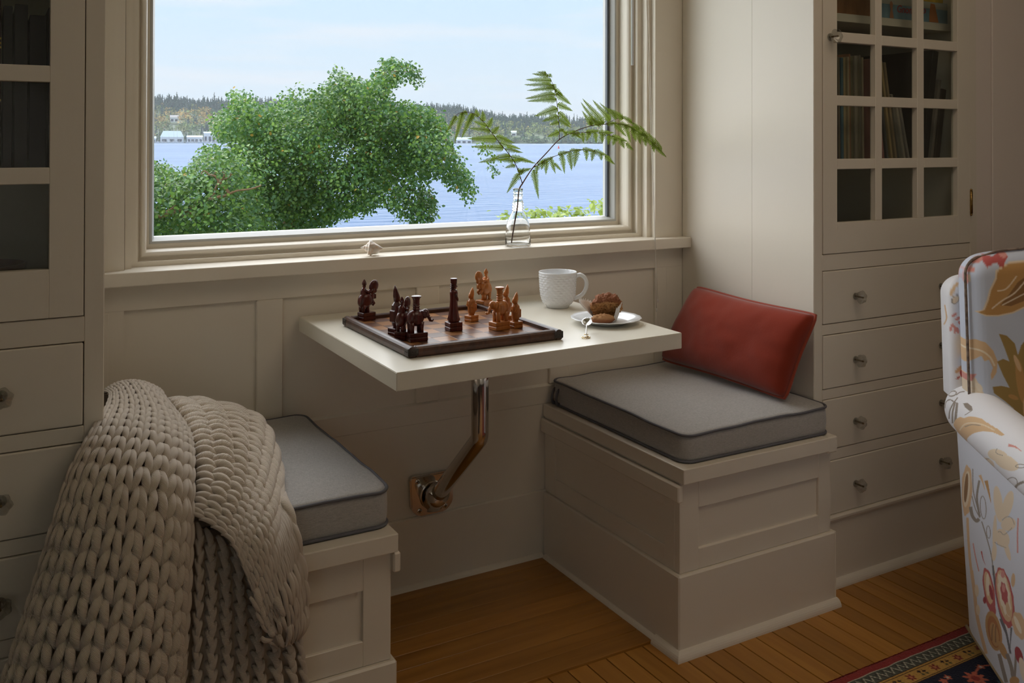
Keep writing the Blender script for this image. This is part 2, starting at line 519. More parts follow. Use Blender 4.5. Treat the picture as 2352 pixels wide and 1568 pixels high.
# ------------------------------------------------------------------ built-in cabinets
DRAWERS = [(.6925, .8311), (.522, .662), (.3614, .493), (.1893, .3304)]
ROWS = [.958 + .1692 * k for k in range(6)]
COLS = [(1.790, 1.940), (1.967, 2.1145), (2.1435, 2.295)]
def cabinet(name, label, sgn):
    X = (lambda x: x) if sgn > 0 else (lambda x: XR - x)
    def bb(a, b):
        xa, xb = sorted((X(a[0]), X(b[0])))
        return (xa, a[1], a[2]), (xb, b[1], b[2])
    root = empty(name, (X(2.045), D / 2, 0), label=label, cat='cabinet')
    x0, x1 = XR, 2.3855
    body = []
    body += [((x0, -.302, 0), (x0 + .018, -.002, CEIL - .002)), ((x0, D + .002, 0), (x0 + .018, -.3028, CEIL - .002)),
             ((x1 - .018, D + .02, 0), (x1, -.002, CEIL - .002)), ((x0 + .018, -.012, 0), (x1 - .018, -.002, CEIL - .002))]
    put('side_panel', multibox_me([bb(*q) for q in body]), PAINT, root)
    ff = [((x0 + .0005, D, .19), (1.7358, D + .02, CEIL - .003)), ((2.354, D, .19), (x1, D + .02, CEIL - .003)),
          ((1.7358, D, .8327), (2.354, D + .02, .8754)), ((1.7358, D, 2.03), (2.354, D + .02, CEIL - .003))]
    for a, b in ((.664, .691), (.4945, .5205), (.332, .36)):
        ff.append(((1.7358, D, a), (2.354, D + .02, b)))
    put('face_frame', multibox_me([bb(*q) for q in ff], .0012), PAINT, root)
    put('gap_backing', multibox_me([bb((x0 + .02, D + .021, .19), (x1 - .02, D + .024, .866))]), DARK, root)  # dark sheet added behind the drawers; its colour stands for shade in the gaps
    put('baseboard', box_me(*bb((x0 + .0005, D - .001, 0), (x1, D + .02, .17)), .001), PAINT_X, root)
    me = pyd([(p[0], p[1], p[2]) for xx in (X(x0 + .0005), X(x1)) for p in
              [(xx, D + .01, .1885), (xx, D - .006, .1885), (xx, D - .010, .184), (xx, D - .0095, .178), (xx, D - .004, .170), (xx, D + .01, .168)]],
             [tuple(range(6)), tuple(range(11, 5, -1))] + [(i, (i + 1) % 6, 6 + (i + 1) % 6, 6 + i) for i in range(6)])
    bm = bmesh.new(); bm.from_mesh(me); put('base_cap', from_bm(bm), PAINT_X, root)
    if sgn > 0:
        put('quarter_round', quarter_round_me((XR + .003, D - .001), (x1, D - .001), (0, -1), .017), PAINT_X, root)
    for k, (za, zb) in enumerate(DRAWERS):
        d = put('drawer', box_me(*bb((1.7374, D - .0015, za), (2.3525, D + .019, zb)), .0025, 2), PAINT_X, root)
        for kx in (1.8587, 2.216):
            kn = put('knob', KNOB, None, d, world=False)
            kn.location = (X(kx), D - .0015, (za + zb) / 2 - .004)
            kn.rotation_euler = (0, .35 * k + kx, 0)
            sc = put('knob_screw', SCREW, None, d, world=False)
            sc.location = (X(kx), D - .001, (za + zb) / 2 - .004)
    # glazed door
    zt = ROWS[-1] + .142
    dfr = [((1.7374, D - .002, .877), (1.790, D + .02, 2.028)), ((2.295, D - .002, .877), (2.3525, D + .02, 2.028)),
           ((1.790, D - .002, .877), (2.295, D + .02, .958)), ((1.790, D - .002, zt), (2.295, D + .02, 2.028))]
    door = put('door', multibox_me([bb(*q) for q in dfr], .0008), PAINT, root)
    for (a, b) in ((1.940, 1.967), (2.1145, 2.1435)):
        put('muntin', box_me(*bb((a, D - .002, .958), (b, D + .017, zt)), .0012), PAINT, door)
    for r in range(1, 6):
        for c0, c1 in COLS:
            put('muntin', box_me(*bb((c0 - .0003, D - .002, ROWS[r] - .0275), (c1 + .0003, D + .0165, ROWS[r])), .0012), PAINT_X, door)
    for r in range(6):
        for c0, c1 in COLS:
            put('pane', box_me(*bb((c0 - .003, D + .0125, ROWS[r] - .003), (c1 + .003, D + .0145, ROWS[r] + .1445)), 0), CABPANE, door)
    kn = put('knob', KNOB, None, door, world=False)
    kn.location = (X(1.7615), D - .002, 1.4495); kn.scale = (1.1, 1.1, 1.1)
    sc = put('knob_screw', SCREW, None, door, world=False)
    sc.location = (X(1.7615), D - .002, 1.4495)
    for hz in (.962, 1.84):
        g = Geo()
        hx = X(2.3545)
        g.tube([(hx, D - .004, hz), (hx, D - .004, hz + .066)], .0042, 10)
        for k in range(1, 5):
            g.tube([(hx, D - .004, hz + .0132 * k - .0006), (hx, D - .004, hz + .0132 * k + .0006)], .0047, 10)
        g.blob((hx, D - .004, hz - .003), (.0035, .0035, .004)); g.blob((hx, D - .004, hz + .069), (.0035, .0035, .004))
        put('hinge', g.mesh(), mat('aged_brass', (.33, .21, .07), .35, metal=1), door)
    for za, zb in ((.8775, .893), (1.097, 1.113), (1.507, 1.53), (1.84, 1.86)):
        put('shelf', box_me(*bb((x0 + .019, D + .07, za), (x1 - .019, -.013, zb)), .001), PAINT_X, root)
    return root
cabinet('display_cabinet', 'tall cream built-in cabinet with glazed door and drawers beside the red pillow', 1)
cabinet('display_cabinet', 'dark-shaded built-in cabinet with glazed door and drawers behind the knitted blanket', -1)

# ------------------------------------------------------------------ window benches
def panel_frame(face, a0, a1, z0, z1, p0, p1, q0, q1, depth, plane, thick):
    """boxes of a frame-and-panel face. face 'y': a = x on plane y; face 'x': a = y on plane x (normal towards -plane or given by thick sign)"""
    def b(aa, ab, za, zb, s0, s1):
        lo, hi = sorted((s0, s1))
        return ((aa, lo, za), (ab, hi, zb)) if face == 'y' else ((lo, aa, za), (hi, ab, zb))
    t = plane + thick
    return [b(a0, p0, z0, z1, plane, t), b(p1, a1, z0, z1, plane, t), b(p0, p1, z0, q0, plane, t), b(p0, p1, q1, z1, plane, t)], \
           b(p0 - .001, p1 + .001, q0 - .001, q1 + .001, plane + depth, t)
def bench(label, sgn, group):
    X = (lambda x: x) if sgn > 0 else (lambda x: XR - x)
    def bb(a, b):
        xa, xb = sorted((X(a[0]), X(b[0])))
        return (xa, a[1], a[2]), (xb, b[1], b[2])
    root = empty('bench_seat', (X(1.45), -.3, 0), label=label, cat='bench', group=group)
    xs, xe = 1.205, XR - .001
    xe2 = 1.6955
    put('plinth', box_me(*bb((1.1955, -.5994, 0), (xe, -.0085, .1845)), .0035), PAINT_X, root)
    if sgn > 0:       # short return beyond the cabinet front
        put('plinth_return', box_me(*bb((xe - .001, -.5994, 0), (1.7065, -.5405, .1845)), .003), PAINT_X, root)
    fr, pn = panel_frame('y', xs, xe2, .185, .3935, 1.2612, 1.6523, .2325, .3265, .007, -.59, .02)
    put('front_frame', multibox_me([bb(*q) for q in fr], .0012), PAINT, root)
    put('front_panel', box_me(*bb(*pn), 0), PAINT_X, root)
    fr, pn = panel_frame('x', -.57, -.0015, .185, .3935, -.5363, -.0556, .232, .3246, .005, xs, .02)
    put('side_frame', multibox_me([bb(*q) for q in fr], .0008), PAINT, root)
    put('side_panel', box_me(*bb(*pn), 0), PAINT_X, root)
    put('lid', box_me(*bb((1.1985, -.6114, .395), (1.6675, -.0015, .430)), .0022, 2), PAINT_X, root)
    put('lid_stop', box_me(*bb((1.6692, -.606, .388), (1.6955 if sgn < 0 else 1.7035, -.53 if sgn > 0 else -.0015, .4285)), .003), PAINT, root)
    put('lid_gap_backing', box_me(*bb((1.2255, -.57, .386), (1.6945, -.003, .3945)), 0), DARK, root)  # dark sheet under the lid, colouring the gap as if in shade
    put('cleat', box_me(*bb((1.190, -.603, .3525), (1.2049, -.0015, .3905)), .003), PAINT_X, root)
    if sgn > 0:
        put('quarter_round', quarter_round_me((1.1955, -.5994), (1.7065, -.5994), (0, -1), .0165, m0=1), PAINT_X, root)
        put('quarter_round', quarter_round_me((1.1955, -.5994), (1.1955, -.516), (-1, 0), .0165, m0=1), PAINT_X, root)
        put('quarter_round', quarter_round_me((1.1955, -.5155), (1.1955, -.022), (-1, 0), .0125), PAINT_X, root)
    else:
        put('quarter_round', quarter_round_me((.509, -.5994), (.0, -.5994), (0, -1), .0165, m0=1), PAINT_X, root)
    return root
bench('cream panelled window bench carrying the red pillow, with white baseboard moulding', 1, 'window benches')
bench('cream panelled window bench half covered by the knitted blanket', -1, 'window benches')

# ------------------------------------------------------------------ seat cushions
FAB = None
def fabric_mat(name, c1, c2, sc=900):
    m = bpy.data.materials.new(name); m.use_nodes = True
    nt = m.node_tree; b = nt.nodes['Principled BSDF']
    b.inputs['Roughness'].default_value = .9; b.inputs['Sheen Weight'].default_value = .25
    b.inputs['Specular IOR Level'].default_value = .2
    tc = nt.nodes.new('ShaderNodeTexCoord')
    hs = []
    for ax in ((1, .12, 1), (.12, 1, 1)):
        mp = nt.nodes.new('ShaderNodeMapping'); mp.inputs['Scale'].default_value = ax
        no = nt.nodes.new('ShaderNodeTexNoise'); no.inputs['Scale'].default_value = sc; no.inputs['Detail'].default_value = 3
        nt.links.new(tc.outputs['Object'], mp.inputs[0]); nt.links.new(mp.outputs[0], no.inputs[0]); hs.append(no)
    ad = nt.nodes.new('ShaderNodeMath'); ad.operation = 'ADD'
    nt.links.new(hs[0].outputs[0], ad.inputs[0]); nt.links.new(hs[1].outputs[0], ad.inputs[1])
    rp = nt.nodes.new('ShaderNodeValToRGB')
    rp.color_ramp.elements[0].position, rp.color_ramp.elements[0].color = .35, (*c1, 1)
    rp.color_ramp.elements[1].position, rp.color_ramp.elements[1].color = .65, (*c2, 1)
    hf = nt.nodes.new('ShaderNodeMath'); hf.operation = 'MULTIPLY'; hf.inputs[1].default_value = .5
    nt.links.new(ad.outputs[0], hf.inputs[0]); nt.links.new(hf.outputs[0], rp.inputs[0])
    nt.links.new(rp.outputs[0], b.inputs['Base Color'])
    bu = nt.nodes.new('ShaderNodeBump'); bu.inputs['Strength'].default_value = .25; bu.inputs['Distance'].default_value = .0008
    nt.links.new(hf.outputs[0], bu.inputs['Height']); nt.links.new(bu.outputs[0], b.inputs['Normal'])
    return m
GREYFAB = fabric_mat('grey_upholstery', (.33, .315, .295), (.50, .48, .455))
PIPING = mat('grey_piping', (.13, .13, .145), .8, bump=(900, .2, 2, (1, 1, 1)))
def rounded_rect(x0, x1, y0, y1, r, n=6):
    out = []
    for cx, cy, a0 in ((x1 - r, y1 - r, 0), (x0 + r, y1 - r, 90), (x0 + r, y0 + r, 180), (x1 - r, y0 + r, 270)):
        for i in range(n + 1):
            a = math.radians(a0 + 90 * i / n)
            out.append((cx + r * math.cos(a), cy + r * math.sin(a)))
    return out
def densify(loop, step):
    out = []
    n = len(loop)
    for i in range(n):
        a, b = Vector(loop[i]), Vector(loop[(i + 1) % n])
        k = max(1, int((b - a).length / step))
        for j in range(k): out.append(tuple(a + (b - a) * j / k))
    return out
def seat_cushion(label, x0, x1, y0, y1, z0, z1, seed):
    root = empty('seat_cushion', ((x0 + x1) / 2, (y0 + y1) / 2, z0), label=label, cat='cushion', group='grey bench cushions')
    loop = densify(rounded_rect(x0, x1, y0, y1, .03), .02)
    cx, cy = (x0 + x1) / 2, (y0 + y1) / 2
    n = len(loop)
    def wav(x, y, k): return mnoise.noise(Vector((x * 5 + seed, y * 5, k))) * .006 + mnoise.noise(Vector((x * 14 + seed, y * 14, k))) * .0018
    vs, fs = [], []
    rings = [(.0, z0 + .004, 0.0), (.92, z0 + .001, 0), (.985, z0 + .002, 0), (1.0, z0 + .006, 0), (1.006, z0 + .02, 0), (1.008, (z0 + z1) / 2, 0),
             (1.006, z1 - .02, 1), (1.0, z1 - .006, 1), (.988, z1 + .001, 1)] + [(s, z1 + .001 + .014 * (1 - s ** 3), 1) for s in (.96, .9, .8, .68, .54, .4, .25, .12, 0)]
    idx = []
    for s, z, k in rings:
        if s == 0:
            idx.append([len(vs)]); vs.append((cx, cy, z + wav(cx, cy, k) * (k == 1)))
            continue
        row = []
        for (x, y) in loop:
            xx, yy = cx + (x - cx) * s, cy + (y - cy) * s
            dz = wav(xx, yy, 1) if z > (z0 + z1) / 2 else 0
            bl = 0 if k else 1
            row.append(len(vs)); vs.append((xx, yy, z + dz * (1 if k else .0)))
        idx.append(row)
    for a, b in zip(idx, idx[1:]):
        for i in range(n):
            j = (i + 1) % n
            if len(a) == 1: fs.append((a[0], b[j], b[i]))
            elif len(b) == 1: fs.append((a[i], a[j], b[0]))
            else: fs.append((a[i], a[j], b[j], b[i]))
    me = pyd(vs, fs, smooth=True)
    pad = put('pad', me, GREYFAB, root)
    for zz, s, k in ((z1 - .001, 1.004, 1), (z0 + .004, 1.004, 0)):
        pts = [(cx + (x - cx) * s, cy + (y - cy) * s, zz + (wav(x, y, 1) if k else 0)) for x, y in loop]
        put('piping', tube_me(pts, .0032, 8, closed=True), PIPING, pad)
    if x0 > 1:
        g = Geo()
        for k in range(2):
            yy = -.030 - .022 * k
            g.tube(catmull([(x0 + .004, yy, z0 + .006), (x0 - .010, yy - .004, z0 + .010), (x0 - .014, yy - .006, z0 + .028), (x0 - .004, yy, z0 + .044), (x0 + .004, yy, z0 + .046)], 14), .0052, 8, flat=.35)
        put('tie_strap', g.mesh(), PIPING, root)
    return root
seat_cushion('grey fabric seat cushion under the red pillow', 1.221, 1.697, -.588, -.008, .4305, .498, 3.1)
seat_cushion('grey fabric seat cushion beside the knitted blanket', .010, .505, -.575, -.008, .4305, .500, 8.7)

# ------------------------------------------------------------------ red pillow
VELVET = mat('rust_velvet', (.25, .030, .012), .85, sheen=.3, spec=.15, bump=(380, .15, 2, (1, 1, .3)), var=(6, .10, (1, 1, 1)))
def pillow():
    A, B_, C_, E_ = Vector((1.583, -.050, .520)), Vector((1.590, -.542, .518)), Vector((1.672, -.572, .732)), Vector((1.668, -.112, .742))
    ctr = (A + B_ + C_ + E_) / 4
    root = empty('throw_pillow', (ctr.x, ctr.y, .497), label='rust-red velvet rectangular pillow leaning on the right bench', cat='pillow')
    N, M = 44, 26
    nrm = (B_ - A).cross(E_ - A).normalized()
    if nrm.x > 0: nrm = -nrm                 # towards the room
    def pt(u, v, side):
        # pinched outline: edges bow inwards a little
        uu = u + .018 * math.sin(math.pi * v) * (1 - 2 * u) * (1 if True else 0)
        vv = v + .030 * math.sin(math.pi * u) * (1 - 2 * v)
        p = (A * (1 - uu) + B_ * uu) * (1 - vv) + (E_ * (1 - uu) + C_ * uu) * vv
        cr = (abs(2 * u - 1) * abs(2 * v - 1)) ** 7
        p = p.lerp(ctr, (.030) * cr)
        e = (max(0, 4 * u * (1 - u)) ** .30) * (max(0, 4 * v * (1 - v)) ** .34)
        th = .056 * e
        if side > 0:
            th = .070 * e
            w = mnoise.noise(Vector((u * 5, v * 3, 2.2))) * .007 + mnoise.noise(Vector((u * 13, v * 8, 5))) * .0025
            # pulls near the short end
            w += .004 * math.sin(v * 26 + 6 * u) * max(0, u - .78) * 3
            th += w * e
            return p + nrm * th
        return p - nrm * (.022 * e)
    vs, fs = [], []
    for side in (1, -1):
        b = len(vs)
        for j in range(M + 1):
            for i in range(N + 1):
                vs.append(pt(i / N, j / M, side))
        for j in range(M):
            for i in range(N):
                q = (b + j * (N + 1) + i, b + j * (N + 1) + i + 1, b + (j + 1) * (N + 1) + i + 1, b + (j + 1) * (N + 1) + i)
                fs.append(q if side < 0 else q[::-1])
    me = pyd(vs, fs)
    bm = bmesh.new(); bm.from_mesh(me); bmesh.ops.remove_doubles(bm, verts=bm.verts, dist=.0004)
    put('cover', from_bm(bm, smooth=True), VELVET, root)
    pts = [pt(i / 30, 0, 1) for i in range(30)] + [pt(1, j / 16, 1) for j in range(16)] + [pt(1 - i / 30, 1, 1) for i in range(30)] + [pt(0, 1 - j / 16, 1) for j in range(16)]
    put('piping', tube_me(pts, .0042, 8, closed=True), mat('rust_piping', (.30, .040, .013), .75, sheen=.3), root)
pillow()

# ------------------------------------------------------------------ table on its wall arm
def wall_table():
    root = empty('wall_mounted_table', (.84, -.1, 0), label='cream wall-mounted table on a bent chrome leg, holding the chess set', cat='table')
    c = [(.494, -.0015), (.4915, -.6345), (1.195, -.609), (1.212, -.0015)]
    bm = bmesh.new()
    lo = [bm.verts.new((x, y, .7045)) for x, y in c]; hi = [bm.verts.new((x, y, .74)) for x, y in c]
    bm.faces.new(lo); bm.faces.new(hi[::-1])
    for i in range(4): bm.faces.new((lo[i], hi[i], hi[(i + 1) % 4], lo[(i + 1) % 4]))
    bmesh.ops.bevel(bm, geom=list(bm.edges), offset=.0012, segments=2, affect='EDGES')
    put('tabletop', from_bm(bm), TABLE_PAINT, root)
    px, py = .832, -.318
    bend = [(px, py, .7045), (px, py, .60), (px, py, .497)]
    for k in range(1, 7):
        a = math.radians(9 * k)
        bend.append((px + .002 * k / 6, py + .02 * (1 - math.cos(a)), .497 - .03 * math.sin(a)))
    bend += [(.848, -.06, .262), (.849, -.03, .2345)]
    put('leg', tube_me(bend, .0205, 24), CHROME, root)
    put('top_plate', box_me((px - .06, py - .06, .700), (px + .06, py + .06, .7046), .001), CHROME, root)
    put('collar', tube_me([(.8465, -.062, .263), (.849, -.022, .228)], .029, 24), CHROME, root)
    # wall plate: shield shape
    poly = [(.789, .297), (.909, .297), (.913, .29), (.909, .215), (.897, .199), (.884, .192), (.814, .192), (.801, .199), (.789, .215), (.785, .29)]
    pl = put('wall_plate', prism_me(poly, -.017, .0005, .003), CHROME, root)
    put('socket_ring', tube_me([(.849 + .033 * math.cos(a), -.017, .243 + .033 * math.sin(a)) for a in [2 * math.pi * i / 28 for i in range(28)]], .0042, 8, closed=True), CHROME, pl)
    put('badge', prism_me([(.849 + .016 * math.cos(a), .2025 + .005 * math.sin(a)) for a in [2 * math.pi * i / 20 for i in range(20)]], -.0182, -.0165), mat('dull_steel', (.30, .28, .25), .45, metal=1), pl)
    for sx, sz in ((.806, .284), (.894, .284), (.812, .207), (.886, .207)):
        g = Geo()
        g.blob((sx, -.0172, sz), (.0068, .0022, .0068))
        s = put('screw', g.mesh(), CHROME, pl)
        g = Geo(); g.box((sx - .0045, -.0198, sz - .0009), (sx + .0045, -.0185, sz + .0009)); g.box((sx - .0009, -.0198, sz - .0045), (sx + .0009, -.0185, sz + .0045))
        put('screw_slot', g.mesh(False), DARK, pl)
wall_table()
# ------------------------------------------------------------------ outdoors: water, far shore, tree
_th, _pp, _ro = math.radians(YAW), math.radians(PITCH), math.radians(ROLL)
_F = Vector((math.sin(_th) * math.cos(_pp), math.cos(_th) * math.cos(_pp), math.sin(_pp)))
_R = Vector((math.cos(_th), -math.sin(_th), 0))
_U = _R.cross(_F)
def ray(u, v):
    a, b = u - 1176, v - PPY
    return _F + _R * ((a * math.cos(_ro) + b * math.sin(_ro)) / FPX) - _U * ((-a * math.sin(_ro) + b * math.cos(_ro)) / FPX)
def at(u, v, depth=None, x=None, y=None, z=None):
    """the place in the room or the garden that was sighted at (u, v), by its distance or the plane it lies in"""
    d = ray(u, v)
    c = Vector(CAM_POS)
    t = depth if depth is not None else ((x - c.x) / d.x if x is not None else (y - c.y) / d.y if y is not None else (z - c.z) / d.z)
    return c + d * t

WZ = -2.35
wm = mat('sea_water', (.13, .27, .50), .45, spec=.03)
_nt = wm.node_tree; _b = _nt.nodes['Principled BSDF']
_tc = _nt.nodes.new('ShaderNodeTexCoord')
_mp = _nt.nodes.new('ShaderNodeMapping'); _mp.inputs['Scale'].default_value = (.55, 1.5, 1); _mp.inputs['Rotation'].default_value = (0, 0, math.radians(25))
_no = _nt.nodes.new('ShaderNodeTexNoise'); _no.inputs['Scale'].default_value = .8; _no.inputs['Detail'].default_value = 5
_bu = _nt.nodes.new('ShaderNodeBump'); _bu.inputs['Strength'].default_value = .9; _bu.inputs['Distance'].default_value = .35
_no2 = _nt.nodes.new('ShaderNodeTexNoise'); _no2.inputs['Scale'].default_value = .02; _no2.inputs['Detail'].default_value = 4
_rp = _nt.nodes.new('ShaderNodeValToRGB')
_rp.color_ramp.elements[0].position, _rp.color_ramp.elements[0].color = .35, (.068, .128, .235, 1)
_rp.color_ramp.elements[1].position, _rp.color_ramp.elements[1].color = .65, (.095, .165, .28, 1)
_nt.links.new(_tc.outputs['Object'], _mp.inputs[0]); _nt.links.new(_mp.outputs[0], _no.inputs[0]); _nt.links.new(_mp.outputs[0], _no2.inputs[0])
_nt.links.new(_no.outputs[0], _bu.inputs['Height']); _nt.links.new(_bu.outputs[0], _b.inputs['Normal'])
_nt.links.new(_no2.outputs[0], _rp.inputs[0]); _nt.links.new(_rp.outputs[0], _b.inputs['Base Color'])
sea = put('sea', pyd([(-2500, 9, WZ), (3500, 9, WZ), (3500, 3200, WZ), (-2500, 3200, WZ)], [(0, 1, 2, 3)]), wm)
tag(sea, 'blue rippled water stretching to the far shore', 'water', kind='stuff')
# the near bank below the window
_gv, _gf = [], []
for j in range(12):
    for i in range(30):
        x, y = -8 + i * 1.0, .17 + j * 1.4
        _gv.append((x, y, -.15 - 2.9 * (j / 11) ** 1.3 + .12 * mnoise.noise(Vector((x * .5, y * .5, 0)))))
for j in range(11):
    for i in range(29):
        _gf.append((j * 30 + i, j * 30 + i + 1, (j + 1) * 30 + i + 1, (j + 1) * 30 + i))
tag(put('bank', pyd(_gv, _gf, smooth=True), mat('grassy_bank', (.06, .11, .03), .9, var=(3, .4, (1, 1, 1)))), kind='structure')

# far shore: a long wooded hill
rf = random.Random(11)
_az_top = [(-40, 40), (0, 66), (8, 76), (12, 72), (16, 74), (22, 66), (26, 62), (29, 44), (33, 38), (37, 34), (50, 40), (80, 40)]
def ridge(az):
    for (a0, h0), (a1, h1) in zip(_az_top, _az_top[1:]):
        if a0 <= az <= a1:
            t = (az - a0) / (a1 - a0)
            return h0 + (h1 - h0) * t
    return 40
def shore_pt(az, s):
    """s 0..1 from the beach to the ridge"""
    r = 1500 + 520 * s + 25 * mnoise.noise(Vector((az * .4, 0, 3)))
    h = ridge(az) * (.10 * min(1, s * 12) + .90 * s ** .8)
    h += 5 * mnoise.noise(Vector((az * .9, s * 4, 1.5))) * min(1, s * 4)
    a = math.radians(az)
    return Vector((CAM_POS[0] + r * math.sin(a), CAM_POS[1] + r * math.cos(a), WZ - .5 + h))
vs, fs = [], []
_A = [(-30 + k * 1.0) for k in range(101)]
_S = [0, .02, .08, .2, .35, .5, .65, .8, .92, 1.0, 1.15]
for s in _S:
    for az in _A: vs.append(shore_pt(az, min(s, 1)) if s <= 1 else shore_pt(az, 1) + Vector((0, 150, -30)))
for j in range(len(_S) - 1):
    for i in range(len(_A) - 1):
        k = len(_A)
        fs.append((j * k + i, j * k + i + 1, (j + 1) * k + i + 1, (j + 1) * k + i))
tag(put('far_hill', pyd(vs, fs, smooth=True), mat('far_hillside', (.10, .13, .07), .95)), kind='structure')
# its woods: thousands of far trees, one object
FOREST = mat('far_woods', (.1, .15, .1), .95, attr='tint', spec=0.0)
gv, gf, gc = [], [], []
def flake(p, sz, c):
    k = len(gv)
    a = Vector((rf.gauss(0, 1), rf.gauss(0, 1), rf.gauss(0, .6))).normalized() * sz
    b_ = Vector((rf.gauss(0, 1), rf.gauss(0, 1), rf.gauss(0, .8))).normalized() * sz * .8
    gv.extend([tuple(p - a), tuple(p + b_), tuple(p + a), tuple(p - b_)])
    gf.append((k, k + 1, k + 2, k + 3)); q = rf.uniform(.65, 1.3); gc.append([x * q for x in c])
def conifer(p, h, w, c):
    k = len(gv); n = 5                                   # a slim core, then ragged boughs
    for i in range(n): gv.append((p.x + w * .6 * math.cos(i * 1.2566), p.y + w * .6 * math.sin(i * 1.2566), p.z))
    gv.append((p.x, p.y, p.z + h))
    for i in range(n): gf.append((k + i, k + (i + 1) % n, k + n)); gc.append([q * .8 for q in c])
    for i in range(26):
        t = (i + rf.random()) / 26
        r = w * (1 - t) * rf.uniform(.35, 1.0) + .25
        a = rf.random() * 6.283
        flake(Vector((p.x + r * math.cos(a), p.y + r * math.sin(a), p.z + h * (.04 + .93 * t))), (1.2 + 1.7 * (1 - t)), c)
def broadleaf(p, h, w, c):
    for i in range(26):
        q = Vector((rf.gauss(0, 1), rf.gauss(0, 1), rf.gauss(0, 1))).normalized() * rf.uniform(.55, 1.0)
        flake(Vector((p.x + q.x * w, p.y + q.y * w, p.z + h * (.5 + .5 * q.z))), rf.uniform(1.2, 2.6), c)
for k in range(4200):
    az = rf.uniform(-14, 62) if k % 3 else rf.uniform(6, 38)
    s = rf.random() ** .9
    if (abs(az - 9.47) < .32 and .14 < s < .29) or (abs(az - 29.6) < .35 and .02 < s < .14): continue
    p = shore_pt(az, s)
    autumn = mnoise.noise(Vector((az * .55, s * 3, 7)))
    left = max(0, 1 - abs(az - 10.5) / 5)
    con = rf.random() < (.9 if s > .62 else .30 if az > 20 else .16)
    if con:
        conifer(p, rf.uniform(15, 27) if s > .6 else rf.uniform(12, 20), rf.uniform(3.2, 5.2), (.06 + .01 * rf.random(), .11, .08 + .012 * rf.random()))
    else:
        c = Vector((.17, .25, .085)).lerp(Vector((.24, .24, .08)), rf.random())
        if left > .2 and .2 < s < .65 and rf.random() < .75 * left: c = Vector((.50, .32, .10)).lerp(Vector((.36, .31, .11)), rf.random())
        elif rf.random() < .12: c = Vector((.32, .24, .09))
        broadleaf(p, rf.uniform(9, 17), rf.uniform(5, 8.5), tuple(c))
for k in range(900):                               # low growth right down to the beach
    az = rf.uniform(-14, 62)
    broadleaf(shore_pt(az, rf.uniform(.0, .05)), rf.uniform(5, 11), rf.uniform(3.5, 6), (.15 * rf.uniform(.8, 1.3), .22, .10))
for az10 in range(-140, 620):                      # a close rank of firs along the ridge
    for _k in range(2):
        az = az10 / 10 + rf.random() * .1
        conifer(shore_pt(az, rf.uniform(.9, 1.0)), rf.uniform(13, 24) * (1.0 if rf.random() < .85 else 1.25), rf.uniform(3.5, 5.5), (.055, .10, .08))
me = pyd(gv, gf)
ca = me.color_attributes.new('tint', 'FLOAT_COLOR', 'CORNER')
_li = 0
_buf = []
for p, c in zip(me.polygons, gc):
    _buf += [c[0], c[1], c[2], 1.0] * p.loop_total
ca.data.foreach_set('color', _buf)
tag(put('far_woods', me, FOREST), 'hazy wooded ridge of firs and autumn trees across the water', 'forest', kind='stuff')

# marina and houses on the far shore
WHITE = mat('white_hulls', (.80, .80, .80), .6)
ROOFM = mat('pale_roof', (.55, .66, .68), .7)
SHADE = mat('dark_opening', (.07, .07, .09), .8)
def dirs(u):
    d = ray(u, 330); d.z = 0; d.normalize()
    return d, Vector((d.y, -d.x, 0))
def far_house(name, label, u, dist, w, h, dep, roof_h, z=WZ, group=None, bays=0, roofm=None, hip=False):
    d, r = dirs(u)
    base = Vector((CAM_POS[0], CAM_POS[1], 0)) + d * dist
    base.z = z
    root = empty(name, base, label=label, cat='building', group=group)
    root.rotation_euler = (0, 0, math.atan2(r.y, r.x))
    put('walls', box_me((-w / 2, 0, 0), (w / 2, dep, h), 0), WHITE, root, world=False)
    x = w * .38 if hip else w / 2 + .4
    me = pyd([(-w / 2 - .4, -.4, h), (w / 2 + .4, -.4, h), (w / 2 + .4, dep + .4, h), (-w / 2 - .4, dep + .4, h), (-x, dep / 2, h + roof_h), (x, dep / 2, h + roof_h)],
             [(0, 1, 5, 4), (2, 3, 4, 5), (0, 4, 3), (1, 2, 5), (0, 3, 2, 1)])
    put('roof', me, roofm or ROOFM, root, world=False)
    for k in range(bays):
        xx = -w / 2 + w * (k + .5) / bays
        put('window', box_me((xx - w / bays * .3, -.25, h * .18), (xx + w / bays * .3, .05, h * .66), 0), SHADE, root, world=False)
    return root
far_house('boathouse', 'white boathouse with pale hipped roof, largest building of the marina', 395, 1440, 32, 9, 14, 9, bays=3, hip=True)
far_house('boathouse', 'long low white boathouse right of the hipped one at the marina', 447, 1450, 22, 9, 12, 2.5, bays=4)
far_house('boathouse', 'white two-deck building at the right end of the marina', 491, 1440, 28, 15, 12, 2, bays=5)
far_house('boathouse', 'small white shed at the left end of the marina', 350, 1440, 10, 7, 8, 3, bays=2)
far_house('house', 'small white house among the autumn trees on the hillside', 400, 1640, 13, 8, 9, 4, z=shore_pt(9.47, .27).z + 2.5, bays=2, roofm=mat('house_roof', (.45, .42, .40), .8))
far_house('house', 'small pale house by the water beyond the tree', 1066, 1440, 24, 6, 9, 4, bays=3)
far_house('house', 'small white house low on the right-hand far shore', 1180, 1560, 9, 6, 8, 3, z=shore_pt(29.6, .115).z + 2, bays=1)
ORD = ['first', 'second', 'third', 'fourth', 'fifth', 'sixth', 'seventh', 'eighth', 'ninth', 'tenth', 'eleventh', 'twelfth', 'thirteenth', 'fourteenth']
